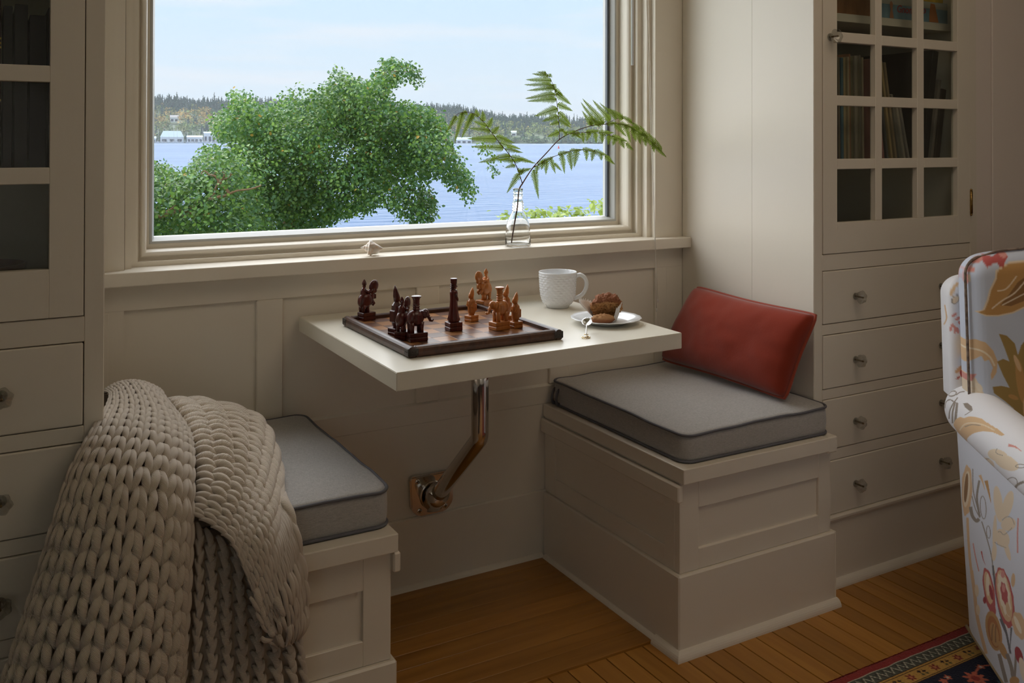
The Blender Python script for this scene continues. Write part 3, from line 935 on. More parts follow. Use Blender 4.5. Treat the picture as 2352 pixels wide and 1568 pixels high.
def sailboat(u, dist, ln, mast, k):
    d, r = dirs(u)
    base = Vector((CAM_POS[0], CAM_POS[1], 0)) + d * dist
    root = empty('sailboat', (base.x, base.y, WZ), math.atan2(r.y, r.x), f'white sailboat at the marina, its bare mast {ORD[k]} from the left', 'boat', 'boats moored at the marina')
    put('hull', pyd([(-ln / 2, -1.3, 1.4), (ln / 2, 0, 1.7), (-ln / 2, 1.3, 1.4), (-ln / 2, -.8, -.2), (ln / 2 - 1.5, 0, -.2), (-ln / 2, .8, -.2)],
                    [(0, 1, 2), (3, 5, 4), (0, 3, 4, 1), (1, 4, 5, 2), (0, 2, 5, 3)]), WHITE, root, world=False)
    put('cabin', box_me((-ln * .25, -.9, 1.4), (ln * .15, .9, 2.5), .2), WHITE, root, world=False)
    put('mast', tube_me([(0, 0, 1.4), (0, 0, mast)], .16, 6), mat('mast_grey', (.62, .60, .58), .5), root, world=False)
for k, (u, m) in enumerate(((363, 20), (373, 15), (388, 18), (399, 26), (407, 22), (418, 20), (431, 16), (442, 18), (458, 17), (466, 21), (475, 19), (486, 17), (515, 16), (526, 18))):
    sailboat(u, 1398 + 8 * (k % 3), 5, m, k)
for u0, u1, nm in ((352, 530, 'white dock piers lining the far shore at the marina'),):
    a, b = dirs(u0)[0] * 1428, dirs(u1)[0] * 1428
    root = empty('dock', (CAM_POS[0] + (a.x + b.x) / 2, CAM_POS[1] + (a.y + b.y) / 2, WZ), label=nm, cat='dock')
    A0, B0 = Vector((CAM_POS[0] + a.x, CAM_POS[1] + a.y, 0)), Vector((CAM_POS[0] + b.x, CAM_POS[1] + b.y, 0))
    t = (B0 - A0).normalized(); n_ = Vector((-t.y, t.x, 0))
    q = []
    for zz in (WZ + 1.6, WZ + 2.4):
        q += [A0 + Vector((0, 0, zz)), B0 + Vector((0, 0, zz)), B0 + n_ * 3 + Vector((0, 0, zz)), A0 + n_ * 3 + Vector((0, 0, zz))]
    put('deck', pyd(q, [(0, 3, 2, 1), (4, 5, 6, 7), (0, 1, 5, 4), (1, 2, 6, 5), (2, 3, 7, 6), (3, 0, 4, 7)]), mat('dock_boards', (.62, .60, .57), .8), root)
    for k in range(26):
        p = A0.lerp(B0, (k + .5) / 26)
        put('pile', box_me((p.x - .35, p.y - .35, WZ - .5), (p.x + .35, p.y + .35, WZ + 4.5), 0), mat('dock_pile', (.55, .53, .50), .8), root)
_p = at(1283, 341, z=WZ)
root = empty('buoy', (_p.x, _p.y, WZ), label='tiny red buoy floating on the bay', cat='buoy')
put('float', lathe_me([(.45, -.2), (.5, .15), (.4, .35), (.25, .8), (.1, 1.5)], 10), mat('buoy_red', (.65, .10, .09), .5), root, world=False)

# ---- the tree in the garden
LEAF = mat('tree_leaves', (.1, .2, .05), .34, attr='tint', spec=.45)
LEAFP = mat('tree_leaf_single', (.20, .36, .08), .34, spec=.45)
def leafy(m):
    nt = m.node_tree
    b = nt.nodes['Principled BSDF']; out = [n for n in nt.nodes if n.type == 'OUTPUT_MATERIAL'][0]
    tr = nt.nodes.new('ShaderNodeBsdfTranslucent'); mx = nt.nodes.new('ShaderNodeMixShader'); mx.inputs[0].default_value = .36
    src = [l.from_socket for l in nt.links if l.to_socket == b.inputs['Base Color']]
    if src: nt.links.new(src[0], tr.inputs[0])
    else: tr.inputs[0].default_value = b.inputs['Base Color'].default_value
    nt.links.new(b.outputs[0], mx.inputs[1]); nt.links.new(tr.outputs[0], mx.inputs[2]); nt.links.new(mx.outputs[0], out.inputs[0])
    return m
leafy(LEAF); leafy(LEAFP)
BARK = mat('warm_bark', (.30, .17, .10), .8, bump=(30, .4, 3, (1, 1, .3)))
TREE = [(205, 400), (250, 378), (290, 386), (330, 372), (385, 380), (410, 398), (432, 392), (455, 352), (480, 337), (520, 347), (545, 332), (502, 318), (482, 292), (490, 262), (518, 258), (530, 236), (523, 213), (545, 207),
        (575, 220), (592, 246), (640, 237), (650, 207), (690, 199), (730, 206), (755, 186), (765, 150), (780, 147), (800, 176), (830, 190), (850, 195), (860, 160), (880, 138), (905, 138),
        (935, 145), (965, 165), (976, 197), (955, 203), (930, 183), (905, 188), (892, 215), (900, 238), (940, 238), (975, 245), (1010, 264), (1030, 290), (1036, 330), (1062, 370), (1086, 410),
        (1093, 452), (1070, 466), (1050, 440), (1020, 415), (985, 400), (985, 430), (1000, 460), (1006, 490), (990, 512), (960, 517), (920, 505), (895, 480), (870, 470), (840, 490), (800, 498),
        (760, 510), (735, 530), (700, 560), (330, 575), (230, 560), (190, 480)]
SPRIG = [(1088, 318), (1130, 333), (1156, 395), (1140, 410), (1114, 380), (1094, 350)]
def inside(p, poly):
    x, y = p
    r = False
    n = len(poly)
    for i in range(n):
        (x0, y0), (x1, y1) = poly[i], poly[(i + 1) % n]
        if (y0 > y) != (y1 > y) and x < (x1 - x0) * (y - y0) / (y1 - y0) + x0: r = not r
    return r
rt = random.Random(21)
LEAFV = [(0, 0, 0), (.32, .30, .06), (.30, .68, .05), (0, 1, -.06), (-.30, .68, .05), (-.32, .30, .06), (0, .5, -.03)]
LEAFF = [(0, 1, 6), (1, 2, 6), (2, 3, 6), (3, 4, 6), (4, 5, 6), (5, 0, 6)]
leaf_one = pyd([tuple(c * .045 for c in v) for v in LEAFV], LEAFF, smooth=True)
leaf_one.materials.append(LEAFP)
tv, tf, tcol, near = [], [], [], []
def leaf_matrix(p, out_dir, size):
    n = (out_dir * .6 + Vector((0, -.15, .55)) + Vector((rt.gauss(0, .55), rt.gauss(0, .55), rt.gauss(0, .5)))).normalized()
    t = (Vector((rt.gauss(0, 1), rt.gauss(0, 1), rt.gauss(-.5, .8))))
    t = (t - n * t.dot(n)).normalized()
    s = n.cross(t)
    return Matrix(((s.x * size, t.x * size, n.x * size, p.x), (s.y * size, t.y * size, n.y * size, p.y), (s.z * size, t.z * size, n.z * size, p.z), (0, 0, 0, 1)))
CL = []
_tries = 0
while len(CL) < 178 and _tries < 9000:
    _tries += 1
    u, v = rt.uniform(190, 1100), rt.uniform(138, 575)
    if not inside((u, v), TREE): continue
    if any((u - q[0]) ** 2 + (v - q[1]) ** 2 < 23 ** 2 for q in CL): continue
    CL.append((u, v))
def leaves_at(u, v, depth, rad, n, poly):
    c = at(u, v, depth=depth)
    tone = rt.uniform(.70, 1.35)  # random tone per clump, painted in for sunlit variation
    for k in range(n):
        q = Vector((rt.gauss(0, 1), rt.gauss(0, 1), rt.gauss(0, 1))).normalized() * rad * rt.random() ** .45
        p = c + q
        d = p - Vector(CAM_POS)
        w = d.dot(_F)
        uu, vv = 1176 + FPX * d.dot(_R) / w, PPY - FPX * d.dot(_U) / w
        if not inside((uu + rt.gauss(0, 6), vv + rt.gauss(0, 6)), poly): continue
        hole = mnoise.noise(Vector((p.x * 3.1, p.y * 3.1, p.z * 3.4)))
        if hole < -.24 and rt.random() < .85: continue
        size = .027 * rt.uniform(.7, 1.35)
        g = rt.random()
        col = Vector((.075, .165, .04)).lerp(Vector((.27, .42, .085)), g * g)
        if rt.random() < .25: col = Vector((.13, .25, .12))
        if rt.random() < .008: col = Vector((.45, .28, .05))
        col = col * tone
        M = leaf_matrix(p, q.normalized(), size)
        near.append((w, M))
        b = len(tv)
        tv.extend([M @ Vector(a) for a in LEAFV]); tf.extend([tuple(b + i for i in f) for f in LEAFF]); tcol.append(col)
for (u, v) in CL:
    dep = 7.6 + rt.uniform(-.5, .6) - (1.0 if u < 560 and v > 380 else 0)
    leaves_at(u, v, dep, .20 if v < 210 else .26, 600, TREE)
for (u, v) in ((1105, 335), (1120, 352), (1130, 372), (1140, 392)): leaves_at(u, v, 7.2, .12, 50, SPRIG)
root = empty('garden_tree', at(690, 760, depth=7.8), label='big leafy green tree in the garden outside the window', cat='tree')
nl = len(tcol)
order = sorted(range(nl), key=lambda i: near[i][0])[:600]
pick = set(rt.sample(order, min(300, len(order))))
keep = [i for i in range(nl) if i not in pick]
kv, kf, kc = [], [], []
for i in keep:
    b = len(kv); kv += tv[i * 7:i * 7 + 7]; kf += [tuple(b + q for q in f) for f in LEAFF]; kc.append(tcol[i])
me = pyd(kv, kf, smooth=True)
ca = me.color_attributes.new('tint', 'FLOAT_COLOR', 'POINT')
ca.data.foreach_set('color', [x for c in kc for _ in range(7) for x in (c[0], c[1], c[2], 1.0)])
tag(put('foliage', me, LEAF, root), kind='stuff')
for i in sorted(pick):
    o = put('leaf', leaf_one, None, root)
    M = near[i][1]
    k = 1 / .045
    o.matrix_basis = Matrix(((M[0][0] * k, M[0][1] * k, M[0][2] * k, M[0][3]), (M[1][0] * k, M[1][1] * k, M[1][2] * k, M[1][3]), (M[2][0] * k, M[2][1] * k, M[2][2] * k, M[2][3]), (0, 0, 0, 1)))
def limb(pts, r0, r1, dep):
    P = catmull([at(u, v, depth=d) for (u, v), d in zip(pts, dep)], 4 * len(pts))
    return P, [r0 + (r1 - r0) * i / (len(P) - 1) for i in range(len(P))]
g = Geo()
g.tube(*limb([(700, 1000), (690, 760), (680, 600), (672, 480), (700, 380), (760, 280), (785, 220)], .14, .004, [7.9] * 7), n=9)
g.tube(*limb([(676, 520), (760, 420), (860, 330), (940, 270), (1000, 290), (1050, 360)], .04, .002, [7.9, 7.8, 7.7, 7.7, 7.6, 7.5]), n=7)
g.tube(*limb([(672, 470), (600, 380), (560, 300), (545, 245)], .035, .003, [7.9, 7.8, 7.7, 7.7]), n=7)
g.tube(*limb([(860, 330), (880, 240), (895, 170), (940, 165)], .018, .002, [7.7, 7.7, 7.7, 7.7]), n=6)
put('trunk', g.mesh(), BARK, root)
g = Geo()
for pts, r0, r1 in (([(366, 498), (400, 488), (432, 482), (470, 462), (505, 452), (525, 446), (518, 432), (505, 420), (495, 405), (478, 401)], .016, .007),
                    ([(420, 497), (445, 486), (470, 470), (488, 452), (497, 428), (505, 414), (520, 410), (530, 402), (527, 392)], .009, .004),
                    ([(525, 446), (545, 438), (575, 434), (600, 426)], .009, .004), ([(372, 492), (398, 478), (404, 463), (396, 448)], .012, .006),
                    ([(505, 420), (515, 402), (505, 392), (492, 398)], .006, .003), ([(480, 400), (468, 392), (462, 400)], .006, .003)):
    g.tube(*limb(pts, r0, r1, [6.25] * len(pts)), n=7)
put('bare_branches', g.mesh(), BARK, root)

# ---- flowering shrubs peeping over the bottom of the window
SHRUB = leafy(mat('shrub_leaves', (.36, .46, .11), .5))
def shrub(label, spots, dep):
    u0 = sum(s[0] for s in spots) / len(spots)
    base = at(u0, 640, depth=dep)
    base.z = -.2 - 2.9 * max(0, (base.y - .17) / 15.4) ** 1.3
    root = empty('shrub', base, label=label, cat='shrub', group='shrubs below the window')
    g = Geo()
    for (u, v) in spots: g.tube(catmull([base, base.lerp(at(u, v, depth=dep), .6) + Vector((.02, 0, .02)), at(u, v, depth=dep)], 8), [.006, .005, .005, .004, .004, .003, .003, .002], 5)
    put('stems', g.mesh(), mat('shrub_stem', (.25, .28, .10), .7), root)
    lv, lf = [], []
    for (u, v) in spots:
        c = at(u, v, depth=dep)
        for k in range(26):
            q = Vector((rt.gauss(0, .035), rt.gauss(0, .035), rt.gauss(0, .014)))
            M = leaf_matrix(c + q, Vector((0, 0, 1)), .035 * rt.uniform(.6, 1.2))
            b = len(lv); lv += [M @ Vector(a) for a in LEAFV]; lf += [tuple(b + i for i in f) for f in LEAFF]
    tag(put('foliage', pyd(lv, lf, smooth=True), SHRUB, root), kind='stuff')
shrub('yellow-green shrub tops showing behind the glass bottle', [(1160, 498), (1210, 492), (1230, 490), (1250, 492)], 4.6)
shrub('yellow-green shrub tops just right of the bottle, above the window rail', [(1283, 492), (1300, 494), (1325, 482), (1333, 490)], 5.1)
shrub('thin yellow-green shrub at the right edge of the glass', [(1384, 466), (1386, 482)], 4.4)

# ---- sea haze between the house and the far shore
hz = bpy.data.materials.new('sea_haze'); hz.use_nodes = True
_nt = hz.node_tree; _nt.nodes.clear()
_vs = _nt.nodes.new('ShaderNodeVolumeScatter'); _vs.inputs['Color'].default_value = (.86, .93, 1, 1); _vs.inputs['Density'].default_value = .00026; _vs.inputs['Anisotropy'].default_value = .2
_o = _nt.nodes.new('ShaderNodeOutputMaterial'); _nt.links.new(_vs.outputs[0], _o.inputs['Volume'])
_hv, _hf = [], []
for r_ in (700, 1385):
    for k in range(14):
        a_ = math.radians(-25 + 7 * k)
        for z_ in (WZ + .05, 330 if r_ > 800 else 170): _hv.append((CAM_POS[0] + r_ * math.sin(a_), CAM_POS[1] + r_ * math.cos(a_), z_))
for k in range(13):
    a_, b_ = 2 * k, 28 + 2 * k
    _hf += [(a_, a_ + 1, a_ + 3, a_ + 2), (b_, b_ + 2, b_ + 3, b_ + 1), (a_ + 1, b_ + 1, b_ + 3, a_ + 3), (a_, a_ + 2, b_ + 2, b_)]
_hf += [(0, 28, 29, 1), (26, 27, 55, 54)]
_bm = bmesh.new(); _me = pyd(_hv, _hf); _bm.from_mesh(_me)
hazeb = put('sea_haze', from_bm(_bm), hz)
tag(hazeb, 'thin pale haze over the bay', 'haze', kind='stuff')
# ------------------------------------------------------------------ chess board
TT = .7402                                                     # table top
BOARDW = wood_mat('board_edge_wood', (.035, .014, .009), (.10, .04, .02), 0, 1.2, .38)
SQ_D = wood_mat('dark_square_wood', (.10, .045, .028), (.17, .08, .05), 0, 2.0, .28)
SQ_L = wood_mat('light_square_wood', (.27, .115, .042), (.40, .19, .075), 0, 2.0, .28)
BRK = mat('corner_iron', (.055, .045, .04), .5, metal=.6)
BX, BY, BH = .366, .381, .0225
board = empty('chess_board', (.5545, -.5435, TT), math.radians(.6), 'wooden chess board with raised dark rim on the table', 'chess board')
put('tray', box_me((.012, .012, .0005), (BX - .012, BY - .012, .009), .001), BOARDW, board, world=False)
def rail_me(l, w, h):
    prof = [(0, .004), (.002, .0012), (.005, 0), (w, 0), (w, h - .003), (w - .003, h - .0005), (w * .5, h), (.004, h - .0015), (.001, h - .005), (0, h * .5)]
    vs, fs = [], []
    for yy in (0, l):
        for x, z in prof: vs.append((x, yy, z))
    n = len(prof)
    fs = [(i, (i + 1) % n, n + (i + 1) % n, n + i) for i in range(n)] + [tuple(range(n))[::-1], tuple(range(n, 2 * n))]
    bm = bmesh.new(); bm.from_mesh(pyd(vs, fs)); bmesh.ops.bevel(bm, geom=[e for e in bm.edges if e.calc_length() < l * .5], offset=.0018, segments=1, affect='EDGES')
    return from_bm(bm)
RW = .0165
for (l, loc, rz) in ((BY, (0, 0, 0), 0), (BY, (BX, BY, 0), math.pi), (BX - 2 * RW, (BX - RW, 0, 0), math.pi / 2), (BX - 2 * RW, (RW, BY, 0), -math.pi / 2)):
    o = put('rail', rail_me(l, RW, BH), BOARDW, board, world=False)
    o.location = loc; o.rotation_euler = (0, 0, rz)
for cx, cy, sx, sy in ((0, 0, 1, 1), (BX, 0, -1, 1), (0, BY, 1, -1), (BX, BY, -1, -1)):
    g = Geo()
    g.box((min(cx - .0006 * sx, cx + .022 * sx), min(cy - .0006 * sy, cy + .004 * sy), .004), (max(cx - .0006 * sx, cx + .022 * sx), max(cy - .0006 * sy, cy + .004 * sy), BH - .004))
    g.box((min(cx - .0006 * sx, cx + .004 * sx), min(cy - .0006 * sy, cy + .022 * sy), .004), (max(cx - .0006 * sx, cx + .004 * sx), max(cy - .0006 * sy, cy + .022 * sy), BH - .004))
    for q in (.008, .015):
        g.blob((cx - .0006 * sx, cy + q * sy, BH * .5), (.001, .0016, .0016), nu=8, nv=5)
        g.blob((cx + q * sx, cy - .0006 * sy, BH * .5), (.0016, .001, .0016), nu=8, nv=5)
    put('corner_bracket', g.mesh(False), BRK, board, world=False)
qx, qy = (BX - 2 * RW) / 8, (BY - 2 * RW) / 8
_sqd = box_me((.0002, .0002, .009), (qx - .0002, qy - .0002, .0125), .0003); _sqd.materials.append(SQ_D)
_sql = box_me((.0002, .0002, .009), (qx - .0002, qy - .0002, .0124), .0003); _sql.materials.append(SQ_L)
for i in range(8):
    for j in range(8):
        o = put('square', _sqd if (i + j) % 2 == 0 else _sql, None, board, world=False)
        o.location = (RW + i * qx, RW + j * qy, 0)
SQZ = TT + .0126

# ------------------------------------------------------------------ carved chessmen
ROSE = wood_mat('dark_red_chess_wood', (.040, .007, .006), (.105, .016, .012), 2, 3.0, .26)
HONEY = wood_mat('honey_chess_wood', (.34, .11, .020), (.56, .21, .048), 2, 3.0, .30)
RX = lambda a: Matrix.Rotation(math.radians(a), 3, 'X')
RY = lambda a: Matrix.Rotation(math.radians(a), 3, 'Y')
RZ = lambda a: Matrix.Rotation(math.radians(a), 3, 'Z')
def piece_base(root, m, w, d, h):
    g = Geo()
    g.box((-w / 2, -d / 2, 0), (w / 2, d / 2, h * .45), bev=.0012)
    g.box((-w / 2 + .0006, -d / 2 + .0006, h * .44), (w / 2 - .0006, d / 2 - .0006, h * .54), bev=0)
    g.box((-w / 2, -d / 2, h * .53), (w / 2, d / 2, h), bev=.0012)
    put('base', g.mesh(False), m, root, world=False)
def piece(label, u, v, face, m, z=None, sc=1.0):
    p = at(u, v, z=SQZ)
    r = empty('chess_piece', (p.x, p.y, SQZ), math.radians(face), label, 'chess piece', 'carved chessmen on the board')
    r.scale = (sc, sc, sc)
    return r
def elephant(label, u, v, face, m, sc=1.0):
    r = piece(label, u, v, face, m, sc=sc)
    piece_base(r, m, .040, .029, .0185)
    g = Geo()
    g.blob((-.003, 0, .048), (.0195, .0138, .0175))
    g.blob((-.011, 0, .048), (.0120, .0132, .0160))
    for x, y in ((-.0135, .0065), (-.0135, -.0065), (.008, .0062), (.008, -.0062)):
        g.tube([(x, y, .0180), (x, y, .026), (x, y, .040)], [.0050, .0046, .0062], 10)
    g.tube([(.010, 0, .053), (.017, 0, .056)], [.010, .0085], 10)
    put('body', g.mesh(), m, r, world=False)
    g = Geo()
    g.blob((.0195, 0, .0555), (.0085, .0085, .0098))
    for s in (-1, 1):
        g.blob((.0150, .0085 * s, .0545), (.0062, .0022, .0080), RZ(25 * s))
        g.tube([(.024, .0035 * s, .0495), (.029, .0045 * s, .0470), (.033, .005 * s, .0478)], [.0014, .0012, .0004], 6)
    g.tube([(.0245, 0, .053), (.0285, 0, .046), (.0310, 0, .0395), (.0355, 0, .0385), (.0385, 0, .0415)], [.0042, .0036, .0030, .0026, .0018], 8)
    put('head', g.mesh(), m, r, world=False)
    g = Geo()
    g.box((-.006, -.0135, .034), (.0075, .0135, .058), bev=.003)
    put('saddle_cloth', g.mesh(False), m, r, world=False)
    g = Geo()
    g.lathe([(.0070, .058), (.0078, .062), (.0064, .064), (.0080, .067), (.0066, .069), (.0078, .072), (.0066, .074), (.0074, .077), (.0066, .079), (.0070, .086), (.0090, .0905), (.0105, .0915), (.0105, .0935), (.0092, .0942)], (-.001, 0, 0), 16)
    put('tower', g.mesh(False), m, r, world=False)
    return r
def horseman(label, u, v, face, m, sc=1.0):
    r = piece(label, u, v, face, m, sc=sc)
    piece_base(r, m, .034, .028, .0185)
    g = Geo()
    g.blob((-.0035, 0, .047), (.0200, .0135, .0180), RY(-18))
    g.blob((-.010, 0, .043), (.0130, .0130, .0155))
    g.blob((.008, 0, .052), (.0115, .0100, .0150), RY(20))
    for y in (-.006, .006):
        g.tube([(-.012, y, .0180), (-.0135, y, .025), (-.010, y, .036)], [.0036, .0038, .0068], 8)
    g.tube([(.001, 0, .0180), (.001, 0, .029), (.002, 0, .040)], [.0065, .0055, .0080], 10)
    for y in (-.005, .005): g.tube([(.012, y, .044), (.0175, y, .0375), (.013, y, .0330)], [.0042, .0034, .0026], 7)
    put('horse_body', g.mesh(), m, r, world=False)
    g = Geo()
    g.tube([(.010, 0, .058), (.0135, 0, .066), (.0185, 0, .072)], [.0085, .0075, .0065], 10)
    g.blob((.0195, 0, .0770), (.0125, .0060, .0150), RY(22))
    g.blob((.0210, 0, .0665), (.0072, .0050, .0068), RY(40))
    g.box((.0150, -.0040, .0475), (.0245, .0040, .0590), bev=.001)
    put('horse_head', g.mesh(), m, r, world=False)
    g = Geo()
    g.tube([(-.0085, 0, .056), (-.0085, 0, .066), (-.0075, 0, .0735), (-.007, 0, .076)], [.0082, .0072, .0060, .0030], 10)
    g.blob((-.0068, 0, .0785), (.0040, .0038, .0045))
    for s in (-1, 1): g.tube([(-.008, .006 * s, .071), (-.001, .0075 * s, .066), (.008, .005 * s, .067)], [.0030, .0028, .0022], 7)
    g.box((-.003, -.0085, .063), (.0105, .0085, .0690), bev=.002)
    put('rider', g.mesh(), m, r, world=False)
    put('helmet', lathe_me([(.0032, .079), (.0056, .0840), (.0052, .0875), (.0030, .0920), (.0005, .0955)], 8, True, False), m, r, world=False).location = (-.0068, 0, 0)
    return r
def hooded(label, u, v, face, m, h=.078, sc=1.0, ears=False):
    r = piece(label, u, v, face, m, sc=sc)
    piece_base(r, m, .026, .023, .0145)
    g = Geo()
    k = (h - .0145)
    g.tube([(.000, 0, .0143), (.000, 0, .0143 + k * .10), (-.001, 0, .0143 + k * .30), (0, 0, .0143 + k * .52), (.001, 0, .0143 + k * .62)],
           [.0060, .0085, .0100, .0086, .0040], 10, flat=1.1)
    g.box((-.0115, -.0085, .0145 + k * .13), (-.004, .0085, .0145 + k * .42), bev=.002)
    for s in (-1, 1): g.tube([(.001, .0085 * s, .0143 + k * .50), (.006, .008 * s, .0143 + k * .33), (.0088, .003 * s, .0143 + k * .36)], [.0032, .0030, .0024], 7)
    put('robe', g.mesh(False), m, r, world=False)
    g = Geo()
    g.blob((.0030, 0, .0143 + k * .70), (.0058, .0052, .0075))
    g.tube([(.0022, 0, .0143 + k * .62), (-.0002, 0, .0143 + k * .76), (-.0026, 0, .0143 + k * .90), (-.0036, 0, h)], [.0062, .0064, .0040, .0006], 10)
    g.blob((.0088, 0, .0143 + k * .69), (.0018, .0014, .0018))
    put('hooded_head', g.mesh(), m, r, world=False)
    return r
def queen(label, u, v, face, m):
    r = piece(label, u, v, face, m)
    piece_base(r, m, .031, .029, .0190)
    prof = [(.0095, .0188), (.0128, .0205), (.0138, .0245), (.0118, .031), (.0098, .042), (.0085, .056), (.0078, .068), (.0082, .076), (.0090, .083), (.0078, .0885), (.0042, .0905)]
    put('robe', lathe_me(prof, 28, True, True, wob=lambda a, j: 1 + (.07 * math.cos(9 * a) if 1 < j < 8 else 0)), m, r, world=False)
    g = Geo()
    for s in (-1, 1): g.tube([(0, .0085 * s, .082), (.005, .0085 * s, .070), (.0085, .003 * s, .066)], [.0026, .0026, .0020], 7)
    g.tube([(0, 0, .088), (.0005, 0, .0925)], [.0045, .0045], 10)
    g.blob((.0012, 0, .0975), (.0060, .0055, .0075)); g.blob((.0072, 0, .0965), (.0018, .0014, .0020))
    for k in range(4): g.blob((-.005, 0, .089 + .0042 * k), (.0032, .0050, .0022))
    put('head', g.mesh(), m, r, world=False)
    put('crown', lathe_me([(.0062, .102), (.0070, .1035), (.0076, .112), (.0079, .1145), (.0070, .1150)], 10, True, False), m, r, world=False)
    return r
horseman('dark red horseman chess piece alone at the far left corner of the board', 842, 734, 12, ROSE)
hooded('dark red chess figure in tall pointed hood behind two other dark pieces', 910, 768, 20, ROSE, h=.097, sc=1.1)
horseman('dark red horseman chess piece between hooded figure and dark elephant', 926, 778, 40, ROSE, sc=.95)
elephant('dark red elephant chess piece with round tower, nearest corner of the board', 957, 782, 0, ROSE)
queen('tall dark red robed queen chess piece in the middle of the board', 1042, 758, 0, ROSE)
hooded('honey-coloured hooded chess figure beside the dark queen', 1083, 737, 200, HONEY)
horseman('honey-coloured horseman chess piece at the back rim of the board', 1112, 705, 200, HONEY, sc=1.02)
elephant('honey-coloured elephant chess piece with round tower and white tusk', 1147, 756, 190, HONEY)
hooded('honey-coloured hooded chess figure half hidden behind the pale elephant', 1163, 738, 190, HONEY, h=.086)
hooded('brown hooded chess figure nearest the right rim of the board', 1184, 752, 190, HONEY, h=.080)

# ------------------------------------------------------------------ mug
CHINA = mat('white_china', (.80, .81, .82), .16, spec=.6)
def mug():
    p = at(1281, 705, z=TT)
    root = empty('mug', (p.x, p.y, TT), label='white basket-weave china mug beside the chess board', cat='mug')
    prof = [(.024, 0.0), (.0275, .0), (.0290, .0015), (.0305, .0045), (.0340, .008), (.0390, .0145), (.0425, .022), (.0450, .032), (.0463, .045), (.0472, .060), (.0480, .075), (.0487, .085), (.0493, .0885), (.0497, .0915), (.0492, .0930), (.0480, .0930), (.0472, .0915), (.0465, .080), (.0445, .045), (.0400, .020), (.025, .009), (.002, .007)]
    fine = []
    for (a, b) in zip(prof, prof[1:]):
        k = max(1, int(math.hypot(b[0] - a[0], b[1] - a[1]) / .0011)) if a[1] >= .005 and a[1] < .0885 and a[0] > .0284 and b[0] >= a[0] else 1
        for i in range(k): fine.append((a[0] + (b[0] - a[0]) * i / k, a[1] + (b[1] - a[1]) * i / k))
    fine.append(prof[-1])
    last = max(i for i, q in enumerate(fine) if abs(q[0] - .0497) < 1e-6)
    def wob(a, j):
        r, z = fine[j]
        if j >= last or z < .009 or z > .0855: return 1
        row = z / .0062
        k = int(row)
        ph = a * 21 / (2 * math.pi) + (.5 if k % 2 else 0)
        h = math.sin(math.pi * (row - k)) ** .7 * (math.sin(math.pi * (ph % 1)) ** .9)
        return 1 + .0016 * h / r
    put('cup', lathe_me(fine, 168, True, True, wob), CHINA, root, world=False)
    d = Vector((_R.x, _R.y, 0)).normalized()
    P = [d * .0455 + Vector((0, 0, .079)), d * .058 + Vector((0, 0, .0845)), d * .070 + Vector((0, 0, .077)), d * .0755 + Vector((0, 0, .061)), d * .071 + Vector((0, 0, .043)), d * .060 + Vector((0, 0, .030)), d * .0425 + Vector((0, 0, .0225))]
    C_ = catmull(P, 30)
    put('handle', tube_me(C_, [.0052] * 30, 12, flat=1.25), CHINA, root, world=False)
mug()

